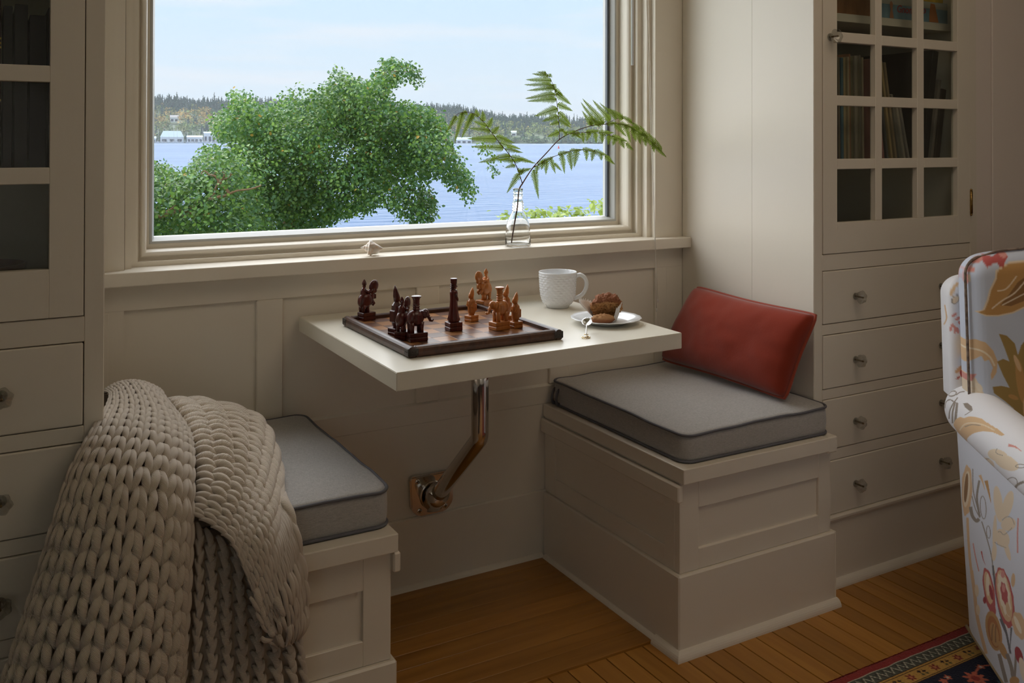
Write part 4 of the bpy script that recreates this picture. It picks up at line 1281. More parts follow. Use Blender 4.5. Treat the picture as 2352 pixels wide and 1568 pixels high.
# ------------------------------------------------------------------ plate, muffin, spoon
PLC = at(1392, 737, z=TT + .004)
def plate():
    root = empty('plate', (PLC.x, PLC.y, TT), label='white scalloped china plate under the muffin', cat='plate')
    prof = [(.030, .0), (.046, .0), (.049, .002), (.060, .0065), (.072, .0105), (.0835, .0125), (.0845, .0134), (.0835, .0144), (.076, .0132), (.068, .0108), (.058, .0068), (.052, .0046), (.046, .0040), (.001, .0038)]
    put('dish', lathe_me(prof, 144, True, True, wob=lambda a, j: 1 + (.010 * math.cos(18 * a) if 4 <= j <= 8 else 0) + (.004 * math.cos(54 * a + 1.57 * j) if 7 <= j <= 10 else 0)), CHINA, root, world=False)
plate()
def muffin():
    c = PLC + _R * .004 + Vector((0, .006, 0))
    z0 = TT + .0045
    root = empty('muffin', (c.x, c.y, z0), label='broken cinnamon muffin in its paper wrapper on the plate', cat='muffin')
    tocam = Vector((CAM_POS[0] - c.x, CAM_POS[1] - c.y, 0)).normalized()
    right = Vector((_R.x, _R.y, 0)).normalized()
    # crumb body
    n, m = 110, 76
    vs, fs, cs = [], [], []
    for j in range(m + 1):
        ph = math.pi * j / m
        for i in range(n):
            th = 2 * math.pi * i / n
            q = Vector((math.sin(ph) * math.cos(th), math.sin(ph) * math.sin(th), math.cos(ph)))
            r = Vector((.0375, .0345, .030))
            p = Vector((q.x * r.x, q.y * r.y, q.z * r.z))
            if p.z < -.004:                                   # narrows into the paper cup
                k = max(.6, 1 - (-.004 - p.z) * 9)
                p.x *= k; p.y *= k
            f = q.dot(tocam)
            side = q.dot(right)
            bite = max(0, f - .25) * max(0, .62 - q.z) * 1.35 if q.z > -.7 else 0
            p -= tocam * (.030 * min(1, bite))
            p.z -= .004 * max(0, -side - .2)
            nz = mnoise.noise(q * 3.1 + Vector((4, 1, 0))) * .0050 + mnoise.noise(q * 8) * .0034 + mnoise.noise(q * 22) * .0016
            if bite > .10: nz += mnoise.noise(q * 13 + Vector((9, 9, 9))) * .0075
            p += q * nz
            vs.append(p + Vector((0, 0, .0345)))
            top = min(1, max(0, (q.z - .05) * 2.5))
            crumb = min(1, max(0, bite - .08) * 5)
            ns = .75 + .5 * mnoise.noise(q * 20)
            base = Vector((.42, .19, .06)).lerp(Vector((.26, .10, .045)), top)
            col = base.lerp(Vector((.48, .25, .09)), crumb) * (.8 + .4 * ns * .8)
            cs.append(col)
    for j in range(m):
        for i in range(n):
            fs.append((j * n + i, (j + 1) * n + i, (j + 1) * n + (i + 1) % n, j * n + (i + 1) % n))
    me = pyd(vs, fs, smooth=True)
    ca = me.color_attributes.new('tint', 'FLOAT_COLOR', 'POINT')
    ca.data.foreach_set('color', [x for c_ in cs for x in (c_[0], c_[1], c_[2], 1.0)])
    put('cake', me, mat('muffin_crumb', (.3, .13, .04), .85, attr='tint', bump=(260, .5, 3, (1, 1, 1))), root, world=False)
    # torn lump lying in front
    vs, fs, cs = [], [], []
    n, m = 36, 22
    for j in range(m + 1):
        ph = math.pi * j / m
        for i in range(n):
            th = 2 * math.pi * i / n
            q = Vector((math.sin(ph) * math.cos(th), math.sin(ph) * math.sin(th), math.cos(ph)))
            p = right * (q.x * .027) + tocam * (q.y * .0125) + Vector((0, 0, q.z * .0115))
            p += (right * q.x + tocam * q.y + Vector((0, 0, q.z))) * (mnoise.noise(q * 4) * .004 + mnoise.noise(q * 13) * .0018)
            p.z = max(p.z, -.0092)
            vs.append(p + tocam * .034 - right * .008 + Vector((0, 0, .0098)))
            cs.append(Vector((.30, .115, .045)).lerp(Vector((.60, .33, .16)), min(1, max(0, q.z * 2 + .2))))
    for j in range(m):
        for i in range(n):
            fs.append((j * n + i, (j + 1) * n + i, (j + 1) * n + (i + 1) % n, j * n + (i + 1) % n))
    me = pyd(vs, fs, smooth=True)
    ca = me.color_attributes.new('tint', 'FLOAT_COLOR', 'POINT')
    ca.data.foreach_set('color', [x for c_ in cs for x in (c_[0], c_[1], c_[2], 1.0)])
    put('broken_piece', me, MATS['muffin_crumb'], root, world=False)
    # pleated paper: closed cup on the right, peeled open on the left
    vs, fs = [], []
    n, m = 120, 7
    a0 = math.atan2(tocam.y, tocam.x)
    for j in range(m + 1):
        t = j / m
        for i in range(n + 1):
            a = a0 + math.radians(38) + math.radians(262) * i / n
            s = i / n
            peel = max(0, (s - .62) / .38)                      # the left end lies open
            r = .0245 + .0125 * t + .034 * peel * t + .0011 * math.cos(2 * math.pi * i / 4.0) * (.3 + t)
            z = .001 + (.033 + .010 * math.sin(s * 9) * t + .008 * peel) * t
            vs.append((r * math.cos(a), r * math.sin(a), z + (.0025 * math.sin(i * 1.7) if j == m else 0)))
    for j in range(m):
        for i in range(n):
            k = n + 1
            fs.append((j * k + i, j * k + i + 1, (j + 1) * k + i + 1, (j + 1) * k + i))
    o = put('paper_wrapper', pyd(vs, fs, smooth=True), mat('baking_paper', (.74, .70, .66), .7), root, world=False)
    sd = o.modifiers.new('thickness', 'SOLIDIFY'); sd.thickness = .0005
muffin()
def spoon():
    a = at(1348, 741, z=TT + .0225); b = at(1346, 772, z=TT + .003)
    root = empty('teaspoon', (b.x, b.y, TT), label='small silver spoon with ornate handle resting on the plate rim', cat='spoon')
    SIL = mat('silver', (.80, .79, .77), .12, metal=1)
    d = (b - a).normalized(); s = Vector((_R.x, _R.y, 0)).normalized(); up = s.cross(d).normalized()
    if up.z < 0: up = -up
    vs, fs = [], []
    n, m = 20, 6
    for j in range(m + 1):
        t = j / m
        for i in range(n):
            th = 2 * math.pi * i / n
            vs.append(a - d * .006 + s * (.0115 * t * math.cos(th)) + d * (.0165 * t * math.sin(th)) - up * (.0045 * (1 - t * t)))
    for j in range(m):
        for i in range(n): fs.append((j * n + i, j * n + (i + 1) % n, (j + 1) * n + (i + 1) % n, (j + 1) * n + i))
    o = put('bowl', pyd(vs, fs, smooth=True), SIL, root); md = o.modifiers.new('thickness', 'SOLIDIFY'); md.thickness = .0008
    P = catmull([a + d * .009, a + d * .02 + up * .003, a.lerp(b, .75) + up * .001, b - d * .004], 14)
    put('handle', tube_me(P, [.0022, .0024, .0026, .0026, .0027, .0028, .0029, .0030, .0032, .0033, .0034, .0034, .0032, .0028], 8, flat=.5), SIL, root)
    g = Geo()
    c = b + d * .003
    for k in range(7):
        th = math.pi * (k + .5) / 7 - math.pi
        g.blob(c + s * (.0082 * math.cos(th)) - d * (.0078 * math.sin(th)) * 1.0 + up * .0006, (.0027, .0027, .0014), nu=8, nv=5)
    g.blob(c + up * .001, (.0066, .0066, .0022), nu=14, nv=7)
    g.blob(c - d * .010 - s * .003, (.0022, .0022, .0014), nu=8, nv=5); g.blob(c - d * .010 + s * .003, (.0022, .0022, .0014), nu=8, nv=5)
    put('finial', g.mesh(), mat('gilt_silver', (.80, .66, .42), .2, metal=1), root)
spoon()

# ------------------------------------------------------------------ things on the sill
def shell():
    c = at(851, 577, y=-.010)
    root = empty('seashell', (c.x, c.y, .8803), label='small spiny spiral seashell lying on the window sill', cat='seashell')
    ax = (_R * .97 + Vector((0, .15, -.06))).normalized()
    e1 = Vector((0, 0, 1)); e1 = (e1 - ax * e1.dot(ax)).normalized(); e2 = ax.cross(e1)
    n, m = 40, 70
    vs, fs, cs = [], [], []
    def rad(t):
        pts = [(0, .0006), (.10, .0030), (.20, .0062), (.30, .0105), (.38, .0150), (.45, .0172), (.60, .0150), (.75, .0105), (.90, .0058), (1, .0028)]
        for (a, ra), (b, rb) in zip(pts, pts[1:]):
            if t <= b: return ra + (rb - ra) * (t - a) / (b - a)
        return .0028
    for j in range(m + 1):
        t = j / m
        for i in range(n):
            th = 2 * math.pi * i / n
            r = rad(t)
            if t < .46: r *= 1 + .16 * abs(math.sin(th / 2 + t * 26)) ** 2 - .06
            r *= 1 + .05 * math.sin(9 * th + 12 * t) * (1 if .30 < t < .6 else .3)
            if .30 < t < .52: r *= 1 + .20 * max(0, math.cos(th * 4.5)) ** 6
            p = ax * ((t - .46) * .056) + e1 * (r * math.cos(th)) + e2 * (r * math.sin(th))
            vs.append(p + Vector((0, 0, .0150)))
            k = .5 + .5 * mnoise.noise(Vector((t * 6, math.cos(th) * 2, math.sin(th) * 2)))
            cs.append(Vector((.74, .68, .60)).lerp(Vector((.62, .34, .16)), max(0, k - .45) * 1.7))
    for j in range(m):
        for i in range(n): fs.append((j * n + i, j * n + (i + 1) % n, (j + 1) * n + (i + 1) % n, (j + 1) * n + i))
    zmin = min(v.z for v in vs)
    vs = [v - Vector((0, 0, zmin)) for v in vs]
    me = pyd(vs, fs, smooth=True)
    ca = me.color_attributes.new('tint', 'FLOAT_COLOR', 'POINT'); ca.data.foreach_set('color', [x for c_ in cs for x in (c_[0], c_[1], c_[2], 1.0)])
    put('whorls', me, mat('shell', (.7, .6, .5), .45, attr='tint'), root, world=False)
    g = Geo()
    g.blob(ax * .010 - e2 * .0125 + Vector((0, 0, .009)), (.0135, .004, .0072), nu=16, nv=9)
    put('lip', g.mesh(), mat('shell_lip', (.72, .70, .64), .35), root, world=False)
shell()
BOT = Vector((1.112, -.0075, .8803))
def bottle():
    root = empty('glass_bottle', BOT, label='small clear glass bottle with ribbed neck holding the fern', cat='bottle')
    out = [(.030, 0), (.0345, .0012), (.0362, .005), (.0360, .012), (.0345, .035), (.0328, .055), (.0305, .066), (.0265, .076), (.0215, .086), (.0175, .093), (.0158, .098), (.0156, .1005), (.0172, .102), (.0172, .105), (.0152, .107), (.0152, .1085), (.0168, .110), (.0168, .113), (.0148, .115), (.0148, .1165), (.0162, .118), (.0162, .121), (.0140, .1235), (.0128, .130), (.0128, .139), (.0140, .1405), (.0140, .1425), (.0126, .144), (.0126, .148), (.0138, .1495), (.0138, .152), (.0126, .1535), (.0128, .157), (.0138, .1585), (.0138, .161)]
    inn = [(.0118, .161), (.0108, .155), (.0108, .124), (.0128, .118), (.0135, .100), (.0150, .094), (.0190, .087), (.0245, .0755), (.0285, .065), (.0308, .054), (.0325, .035), (.0338, .012), (.031, .006), (.001, .008)]
    put('glass', lathe_me(out + inn, 48, True, True), CRYSTAL, root, world=False)
bottle()

# ------------------------------------------------------------------ bracken frond in the bottle
FERN = leafy(mat('fern_green', (.20, .29, .035), .5, spec=.3))
RACH = mat('fern_stem', (.10, .045, .025), .6)
def f2(x, y): return (1000 + x * 560 / 1909, 140 + y * 560 / 1909)     # sighting sheet of the frond
def fern():
    root = empty('fern_frond', (BOT.x, BOT.y, .89), label='green bracken fern frond standing in the glass bottle', cat='fern')
    BASEY = -.004
    def W3(x, y):
        """points of the frond; it leans a little into the room towards its right tip"""
        u, v = f2(x, y)
        yy = BASEY - .055 * max(0, (x - 700) / 1100) - .02 * max(0, (690 - x) / 600) * (1 if y < 960 else 0)
        if x > 690 and y < 600 and x < 1080: yy -= .02
        return at(u, v, y=yy)
    stem = [Vector((BOT.x - .021, BOT.y, .8885)), Vector((BOT.x - .012, BOT.y, .94)), Vector((BOT.x - .002, BOT.y, .99)), Vector((BOT.x + .003, BOT.y, 1.036)), W3(681, 960)]
    g = Geo()
    g.tube(catmull(stem, 24), .0021, 8)
    def rach(pts, r0, r1):
        P = catmull([W3(*p) for p in pts], 6 * len(pts))
        g.tube(P, [r0 + (r1 - r0) * i / (len(P) - 1) for i in range(len(P))], 6)
    rach([(681, 960), (640, 835), (585, 740), (510, 650), (440, 560), (370, 470), (300, 412), (210, 402), (150, 440), (125, 530)], .0014, .0005)
    rach([(681, 960), (760, 840), (870, 720), (970, 615), (1080, 555), (1210, 510), (1330, 495), (1480, 497), (1600, 565), (1720, 660), (1808, 748)], .0019, .0005)
    rach([(970, 612), (968, 500), (955, 360), (935, 230), (900, 140), (865, 95)], .0011, .0004)
    rach([(770, 832), (880, 770), (1000, 722), (1120, 695), (1240, 705), (1330, 745), (1405, 806)], .0010, .0004)
    rach([(1060, 568), (1210, 556), (1340, 570), (1450, 618), (1550, 690)], .0009, .0004)
    rach([(1330, 495), (1440, 450), (1540, 480), (1640, 560)], .0008, .0003)
    put('stem', g.mesh(), RACH, root)
    rr = random.Random(5)
    def pinna(x0, y0, x1, y1, wd, sag=0.0):
        wd *= 1.5
        a, b = W3(x0, y0), W3(x1, y1)
        L_ = (b - a).length
        ax = (b - a).normalized()
        face = Vector((-.35, -.85, .35)) + Vector((rr.gauss(0, .25), rr.gauss(0, .2), rr.gauss(0, .25)))
        sd = ax.cross(face).normalized()
        nrm = sd.cross(ax).normalized()
        n = max(6, int(L_ / .0042))
        v, f = [], []
        def spine(t): return a.lerp(b, t) + Vector((0, 0, -sag * L_ * (4 * t * (1 - t)) * -1)) + nrm * (.03 * L_ * math.sin(t * 5))
        for i in range(n + 1):                                   # midrib
            t = i / n
            p = spine(t); w = .0009 * (1 - t) + .0002
            v += [p + sd * w, p - sd * w]
        for i in range(n): f.append((2 * i, 2 * i + 1, 2 * i + 3, 2 * i + 2))
        for i in range(n):
            t = (i + .5) / n
            env = (min(1, t * 6 + .45)) * (1 - t) ** .75
            for s in (-1, 1):
                p = spine(t)
                l = wd * env * rr.uniform(.85, 1.1)
                if l < .0008: continue
                d = (sd * s + ax * .42).normalized()
                bw = L_ / n * .46
                k = len(v)
                tip = p + d * l + nrm * (-.10 * l + rr.gauss(0, .0006))
                mid = p + d * (l * .55) + nrm * (.06 * l)
                v += [p - ax * bw, p + ax * bw, mid + ax * bw * .85, tip, mid - ax * bw * .85]
                f += [(k, k + 1, k + 2, k + 4), (k + 4, k + 2, k + 3)]
        put('pinna', pyd(v, f, smooth=False), FERN, root)
    PIN = [  # left branch
        (588, 745, 342, 790, .013), (610, 785, 490, 770, .010), (625, 815, 545, 835, .008), (535, 680, 290, 668, .013), (480, 610, 255, 606, .013), (430, 550, 262, 520, .011), (400, 510, 300, 470, .009),
        (290, 410, 206, 604, .010), (215, 402, 150, 640, .009), (165, 430, 85, 560, .008), (330, 440, 318, 378, .009), (372, 475, 372, 388, .010), (410, 520, 450, 440, .009), (445, 565, 500, 512, .010),
        (475, 590, 622, 640, .010), (505, 640, 672, 692, .010), (545, 690, 690, 715, .010), (590, 750, 790, 800, .010), (615, 790, 700, 760, .008), (250, 400, 190, 420, .008), (300, 412, 250, 500, .009),
        (655, 880, 560, 1032, .010), (655, 872, 752, 838, .009), (640, 850, 700, 870, .007), (660, 890, 690, 840, .006),
        # upright branch
        (957, 372, 778, 430, .014), (962, 430, 838, 470, .012), (966, 478, 900, 498, .009), (968, 555, 880, 592, .010), (940, 262, 704, 290, .013), (948, 300, 722, 312, .011), (925, 195, 698, 180, .012), (932, 215, 720, 228, .009),
        (910, 155, 712, 145, .011), (885, 118, 760, 98, .009), (870, 98, 800, 84, .007), (890, 125, 905, 100, .008), (945, 255, 1066, 342, .011), (955, 335, 1076, 392, .010), (962, 400, 1066, 505, .011), (966, 462, 1066, 518, .010),
        (920, 180, 946, 245, .008), (935, 225, 1000, 275, .009), (968, 548, 1010, 530, .007),
        # right stem
        (1030, 580, 985, 530, .008), (1075, 560, 1100, 545, .007), (1225, 503, 1150, 390, .009), (1258, 500, 1144, 322, .011), (1320, 496, 1156, 294, .012), (1370, 470, 1235, 305, .012), (1420, 455, 1290, 325, .012), (1470, 455, 1360, 372, .011),
        (1540, 480, 1440, 420, .009), (1600, 540, 1520, 465, .010), (1660, 600, 1600, 500, .010), (1720, 655, 1668, 560, .010), (1770, 700, 1720, 600, .009), (1690, 640, 1812, 752, .012), (1400, 497, 1500, 590, .012), (1480, 500, 1535, 640, .011),
        (1540, 530, 1575, 630, .011), (1590, 560, 1605, 652, .010), (1640, 600, 1650, 668, .010), (1700, 650, 1718, 716, .009), (1340, 497, 1430, 480, .010), (1430, 497, 1560, 520, .012), (1530, 525, 1660, 590, .012),
        (1605, 570, 1760, 700, .012), (1260, 505, 1330, 470, .009), (1230, 508, 1200, 470, .008), (1290, 500, 1210, 440, .009),
        # its lower branch
        (1130, 562, 1065, 590, .009), (1150, 560, 1160, 640, .009), (1205, 556, 1185, 625, .009), (1250, 560, 1262, 640, .009), (1310, 568, 1308, 640, .009), (1365, 580, 1352, 655, .009), (1410, 600, 1390, 660, .009), (1450, 618, 1480, 684, .009),
        (1490, 645, 1552, 698, .009), (1180, 556, 1290, 545, .009), (1280, 562, 1400, 560, .009), (1380, 590, 1510, 630, .010), (1090, 565, 1000, 555, .008), (1075, 566, 1150, 605, .008),
        # branch over the water
        (800, 818, 870, 770, .009), (830, 800, 930, 742, .010), (870, 776, 866, 888, .009), (900, 762, 942, 880, .009), (930, 800, 992, 862, .006), (985, 728, 1016, 882, .011), (1052, 712, 1066, 858, .011), (1108, 697, 1086, 832, .010),
        (1180, 697, 1186, 782, .009), (1238, 704, 1224, 784, .009), (1295, 728, 1300, 778, .008), (960, 735, 1060, 705, .009), (1050, 708, 1160, 690, .009), (1150, 694, 1260, 700, .009), (1240, 706, 1345, 735, .010), (1325, 742, 1406, 808, .010),
        (770, 850, 808, 1082, .010), (800, 820, 790, 880, .008), (850, 785, 830, 850, .008)]
    for q in PIN: pinna(*q)
fern()

# ------------------------------------------------------------------ blind wand and cord by the window
root = empty('blind_wand', at(1452, 150, y=-.012), label='clear acrylic blind wand hanging at the right window edge', cat='blind wand')
_a, _b = at(1452.5, 150, y=-.012), at(1451, -560, y=-.012)
put('rod', tube_me([_a, _a.lerp(_b, .5), Vector((_a.x, _a.y, 2.02))], .0042, 6), mat('acrylic_rod', (.86, .89, .93), .08, spec=.8), root)
root = empty('blind_pull', at(1505, 540, y=-.048), label='thin white blind cord with bead tassels hanging over the sill', cat='blind cord')
CORD = mat('cord_white', (.74, .70, .62), .7)
_p0 = Vector((1.535, -.012, 2.05)); _p1 = at(1504, 545, y=-.048); _p2 = at(1508, 712, y=-.050)
g = Geo()
g.tube([_p0, _p0.lerp(_p1, .5), _p1, _p1.lerp(_p2, .5), _p2], .0011, 6)
_q = at(1511, 690, y=-.050)
g.tube([_p0 + Vector((.01, 0, 0)), _p1 + Vector((.002, 0, 0)), _q], .0007, 5)
_e = at(1511, 770, y=-.047); _e2 = at(1503, 830, y=-.047)
g.tube([_q, _e], .0005, 5); g.tube([_p2, _e2], .0005, 5)
put('cords', g.mesh(), CORD, root)
for p in (_p2, _q):
    gg = Geo(); gg.lathe([(.0010, .006), (.0020, .003), (.0024, 0), (.0019, -.003), (.0008, -.005)], p, 12)
    put('bead', gg.mesh(), mat('bead_clear', (.80, .78, .74), .1, spec=.8), root)
# ------------------------------------------------------------------ chunky knitted blanket
def yarn_mat():
    m = mat('cream_yarn', (.76, .65, .53), .9, sheen=.35, spec=.15)
    nt = m.node_tree; b = nt.nodes['Principled BSDF']
    uv = nt.nodes.new('ShaderNodeUVMap')
    mp = nt.nodes.new('ShaderNodeMapping'); mp.inputs['Rotation'].default_value = (0, 0, math.radians(38))
    wv = nt.nodes.new('ShaderNodeTexWave'); wv.inputs['Scale'].default_value = 4.6; wv.inputs['Distortion'].default_value = 1.2; wv.inputs['Detail'].default_value = 2
    bu = nt.nodes.new('ShaderNodeBump'); bu.inputs['Strength'].default_value = .7; bu.inputs['Distance'].default_value = .0015
    nt.links.new(uv.outputs[0], mp.inputs[0]); nt.links.new(mp.outputs[0], wv.inputs[0]); nt.links.new(wv.outputs[0], bu.inputs['Height']); nt.links.new(bu.outputs[0], b.inputs['Normal'])
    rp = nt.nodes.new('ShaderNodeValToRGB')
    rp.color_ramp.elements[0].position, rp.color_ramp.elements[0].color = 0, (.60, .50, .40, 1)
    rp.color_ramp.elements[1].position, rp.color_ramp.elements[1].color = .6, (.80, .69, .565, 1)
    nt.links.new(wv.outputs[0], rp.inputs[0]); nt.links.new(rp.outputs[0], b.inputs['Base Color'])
    return m
YARN = yarn_mat()
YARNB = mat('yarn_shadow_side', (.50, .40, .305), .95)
class Sheet:
    """a draped sheet: rows of control points, smooth in both directions"""
    def __init__(s, rows): s.rows = [[Vector(p) for p in r] for r in rows]
    def p(s, u, t):
        """u, t in 0..1"""
        k = [cat_at(r, u * (len(r) - 1)) for r in s.rows]
        return cat_at(k, t * (len(k) - 1))
    def frame(s, u, t):
        e = .004
        p = s.p(u, t)
        du = s.p(min(1, u + e), t) - s.p(max(0, u - e), t)
        dt = s.p(u, min(1, t + e)) - s.p(u, max(0, t - e))
        n = dt.cross(du)
        if n.length < 1e-12: n = Vector((0, -1, 0))
        n.normalize()
        return p, n, du.length / (min(1, u + e) - max(0, u - e))
def arc_table(sh, n=160):
    pts = [sh.p(.5, i / n) for i in range(n + 1)]
    L_ = [0.0]
    for a, b in zip(pts, pts[1:]): L_.append(L_[-1] + (b - a).length)
    return L_
def t_of(L_, q):
    q = max(0, min(1, q)) * L_[-1]
    for i in range(len(L_) - 1):
        if L_[i + 1] >= q: return (i + (q - L_[i]) / max(1e-9, L_[i + 1] - L_[i])) / (len(L_) - 1)
    return 1.0
ry = random.Random(8)
def knit(name, sh, cols, rows, root, label=None, rad=.275, flip=1, purl=False, lift=.004, lo=-.6, minw=0.0):
    L_ = arc_table(sh)
    v, f, uvs = [], [], []
    NS, NR = 9, 7
    fat = [1.0]
    def leg(c0, r0, c1, r1, bow):
        base = len(v)
        if fat[0] > 1:
            k_ = math.floor(c0); c0, c1, bow = k_ + (c0 - k_) * fat[0], k_ + (c1 - k_) * fat[0], bow * fat[0]
        path = []
        for k in range(NS + 1):
            s = k / NS
            cu = c0 + (c1 - c0) * s + bow * math.sin(math.pi * s)
            q = (r0 + (r1 - r0) * s) / rows
            p, n, w = sh.frame(max(0, min(1, cu / cols)), t_of(L_, q))
            if cu < 0 or cu > cols:
                e = sh.p(1, t_of(L_, q)) - sh.p(0, t_of(L_, q))
                p = p + e * ((cu / cols) - max(0, min(1, cu / cols)))
            cw = w / cols * fat[0]
            R_ = rad * min(cw, .95 * L_[-1] / rows) * (.50 + .50 * math.sin(math.pi * min(1, max(0, s * .96 + .02))) ** .7)
            path.append((p + n * (flip * (lift + cw * (.30 * math.sin(math.pi * s) + (lo * .2 if k in (0, NS) else 0)))), R_, n))
        for k, (p, R_, n) in enumerate(path):
            a = path[max(0, k - 1)][0]; b = path[min(NS, k + 1)][0]
            t = (b - a).normalized()
            s1 = t.cross(n).normalized(); s2 = s1.cross(t)
            for i in range(NR):
                th = 2 * math.pi * i / NR
                v.append(p + s1 * (R_ * math.cos(th)) + s2 * (R_ * .95 * math.sin(th)))
        for k in range(NS):
            for i in range(NR):
                j = (i + 1) % NR
                f.append((base + k * NR + i, base + k * NR + j, base + (k + 1) * NR + j, base + (k + 1) * NR + i))
                for (kk, ii) in ((k, i), (k, i + 1), (k + 1, i + 1), (k + 1, i)): uvs.extend((kk / NS * 2.6 + c0, ii / NR * 2.0))
        f.append(tuple(base + i for i in range(NR))[::-1]); uvs.extend([0.0] * (2 * NR))
        f.append(tuple(base + NS * NR + i for i in range(NR))); uvs.extend([0.0] * (2 * NR))
    for r in range(rows):
        for c in range(cols):
            jx, jy = ry.gauss(0, .025), ry.gauss(0, .04)
            fat[0] = 1.0
            if minw:
                w_ = sh.frame((c + .5) / cols, t_of(L_, (r + .5) / rows))[2] / cols
                step = 1
                while w_ * step < minw: step *= 2
                if c % step: continue
                if step > 1:
                    fat[0] = float(step)
            if purl:
                leg(c + .18 + jx, r - .12 + jy, c + .52 + jx, r + .95 + jy, .10)
                leg(c + .82 + jx, r + .38 + jy, c + .50 + jx, r + 1.45 + jy, -.10)
            else:
                leg(c + .13 + jx, r - .32 + jy, c + .44 + jx, r + 1.20 + jy, -.05)
                leg(c + .87 + jx, r - .32 + jy, c + .56 + jx, r + 1.20 + jy, .05)
    me = pyd(v, f, smooth=True)
    ul = me.uv_layers.new(name='UVMap')
    ul.data.foreach_set('uv', uvs)
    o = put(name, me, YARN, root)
    if label: o['label'] = label
    # the sheet behind the stitches
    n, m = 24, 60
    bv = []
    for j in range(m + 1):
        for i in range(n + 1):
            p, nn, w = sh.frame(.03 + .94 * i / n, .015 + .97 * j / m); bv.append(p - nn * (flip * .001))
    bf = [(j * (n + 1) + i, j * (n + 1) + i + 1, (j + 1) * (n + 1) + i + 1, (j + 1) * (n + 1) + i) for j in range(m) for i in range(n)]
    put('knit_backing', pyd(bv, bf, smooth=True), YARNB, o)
    return o
def Y(u, v, y): return at(u, v, y=y)
blanket = empty('knitted_blanket', (.1, -.5, .43), label='chunky cream knitted blanket heaped over the left bench and hanging to the floor', cat='blanket')
front = Sheet([
    [(.018, -.035, .535), (.08, -.035, .54), (.165, -.035, .535)],
    [(.020, -.12, .590), (.08, -.11, .602), (.160, -.10, .590)],
    [(.024, -.21, .655), (.075, -.20, .668), (.145, -.19, .640)],
    [Y(250, 908, -.30), Y(308, 893, -.30), Y(380, 922, -.29)],
    [Y(240, 940, -.42), Y(328, 945, -.43), Y(428, 990, -.42)],
    [Y(205, 995, -.555), Y(322, 1005, -.56), Y(440, 1042, -.53)],
    [Y(160, 1082, -.605), Y(302, 1100, -.645), Y(440, 1132, -.615)],
    [Y(122, 1200, -.635), Y(285, 1215, -.685), Y(437, 1250, -.655)],
    [Y(83, 1330, -.645), Y(262, 1345, -.705), Y(430, 1380, -.67)],
    [Y(38, 1470, -.655), Y(238, 1480, -.72), Y(420, 1505, -.68)],
    [Y(-8, 1610, -.665), Y(216, 1620, -.725), Y(410, 1640, -.685)],
    [Y(-55, 1760, -.675), Y(195, 1770, -.73), Y(402, 1780, -.69)],
    [Y(-95, 1890, -.685), Y(180, 1895, -.735), Y(395, 1900, -.695)]])
knit('front_fall', front, 9, 37, blanket)
under = Sheet([
    [Y(428, 1185, -.634), Y(535, 1255, -.636), Y(672, 1330, -.634)],
    [Y(424, 1270, -.638), Y(545, 1320, -.645), Y(678, 1370, -.638)],
    [Y(420, 1380, -.645), Y(550, 1410, -.655), Y(688, 1430, -.645)],
    [Y(414, 1520, -.652), Y(555, 1530, -.668), Y(702, 1540, -.652)],
    [Y(405, 1660, -.66), Y(560, 1665, -.678), Y(716, 1670, -.66)],
    [Y(398, 1800, -.665), Y(562, 1805, -.685), Y(730, 1810, -.665)]])
knit('side_fall', under, 9, 16, blanket, purl=True, rad=.25)
flap = Sheet([
    [Y(382, 924, -.27), Y(425, 985, -.40), Y(452, 1090, -.56), Y(440, 1188, -.645)],
    [Y(470, 925, -.225), Y(500, 985, -.37), Y(512, 1100, -.57), Y(482, 1212, -.665)],
    [Y(590, 968, -.24), Y(580, 1040, -.42), Y(560, 1150, -.60), Y(524, 1250, -.685)],
    [Y(640, 1078, -.425), Y(625, 1140, -.545), Y(597, 1222, -.665), Y(560, 1318, -.70)],
    [Y(664, 1180, -.605), Y(650, 1230, -.655), Y(625, 1300, -.695), Y(588, 1385, -.705)],
    [Y(690, 1300, -.645), Y(673, 1335, -.685), Y(648, 1380, -.71), Y(612, 1435, -.705)],
    [Y(698, 1400, -.655), Y(682, 1425, -.69), Y(660, 1445, -.705), Y(632, 1458, -.70)],
    [Y(688, 1450, -.66), Y(678, 1465, -.685), Y(660, 1475, -.695), Y(645, 1478, -.69)]])
knit('folded_flap', flap, 13, 13, blanket, rad=.275, flip=-1, minw=.0105)
# ------------------------------------------------------------------ printed cloth and carpet: colours laid on the weave itself
import numpy as np
def poly_mask(px, py, poly):
    inside_ = np.zeros(px.shape, bool)
    xs, ys = [q[0] for q in poly], [q[1] for q in poly]
    bb = (px >= min(xs)) & (px <= max(xs)) & (py >= min(ys)) & (py <= max(ys))
    if not bb.any(): return inside_
    x, y = px[bb], py[bb]
    r = np.zeros(x.shape, bool)
    n = len(poly)
    for i in range(n):
        (x0, y0), (x1, y1) = poly[i], poly[(i + 1) % n]
        if y0 == y1: continue
        c = ((y0 > y) != (y1 > y)) & (x < (x1 - x0) * (y - y0) / (y1 - y0) + x0)
        r ^= c
    inside_[bb] = r
    return inside_
def ell(cx, cy, rx, ry, rot=0, n=28, wob=0, k=7, squash=None):
    c, s = math.cos(math.radians(rot)), math.sin(math.radians(rot))
    out = []
    for i in range(n):
        a = 2 * math.pi * i / n
        q = 1 + wob * math.cos(k * a)
        x, y = rx * q * math.cos(a), ry * q * math.sin(a)
        out.append((cx + x * c - y * s, cy + x * s + y * c))
    return out
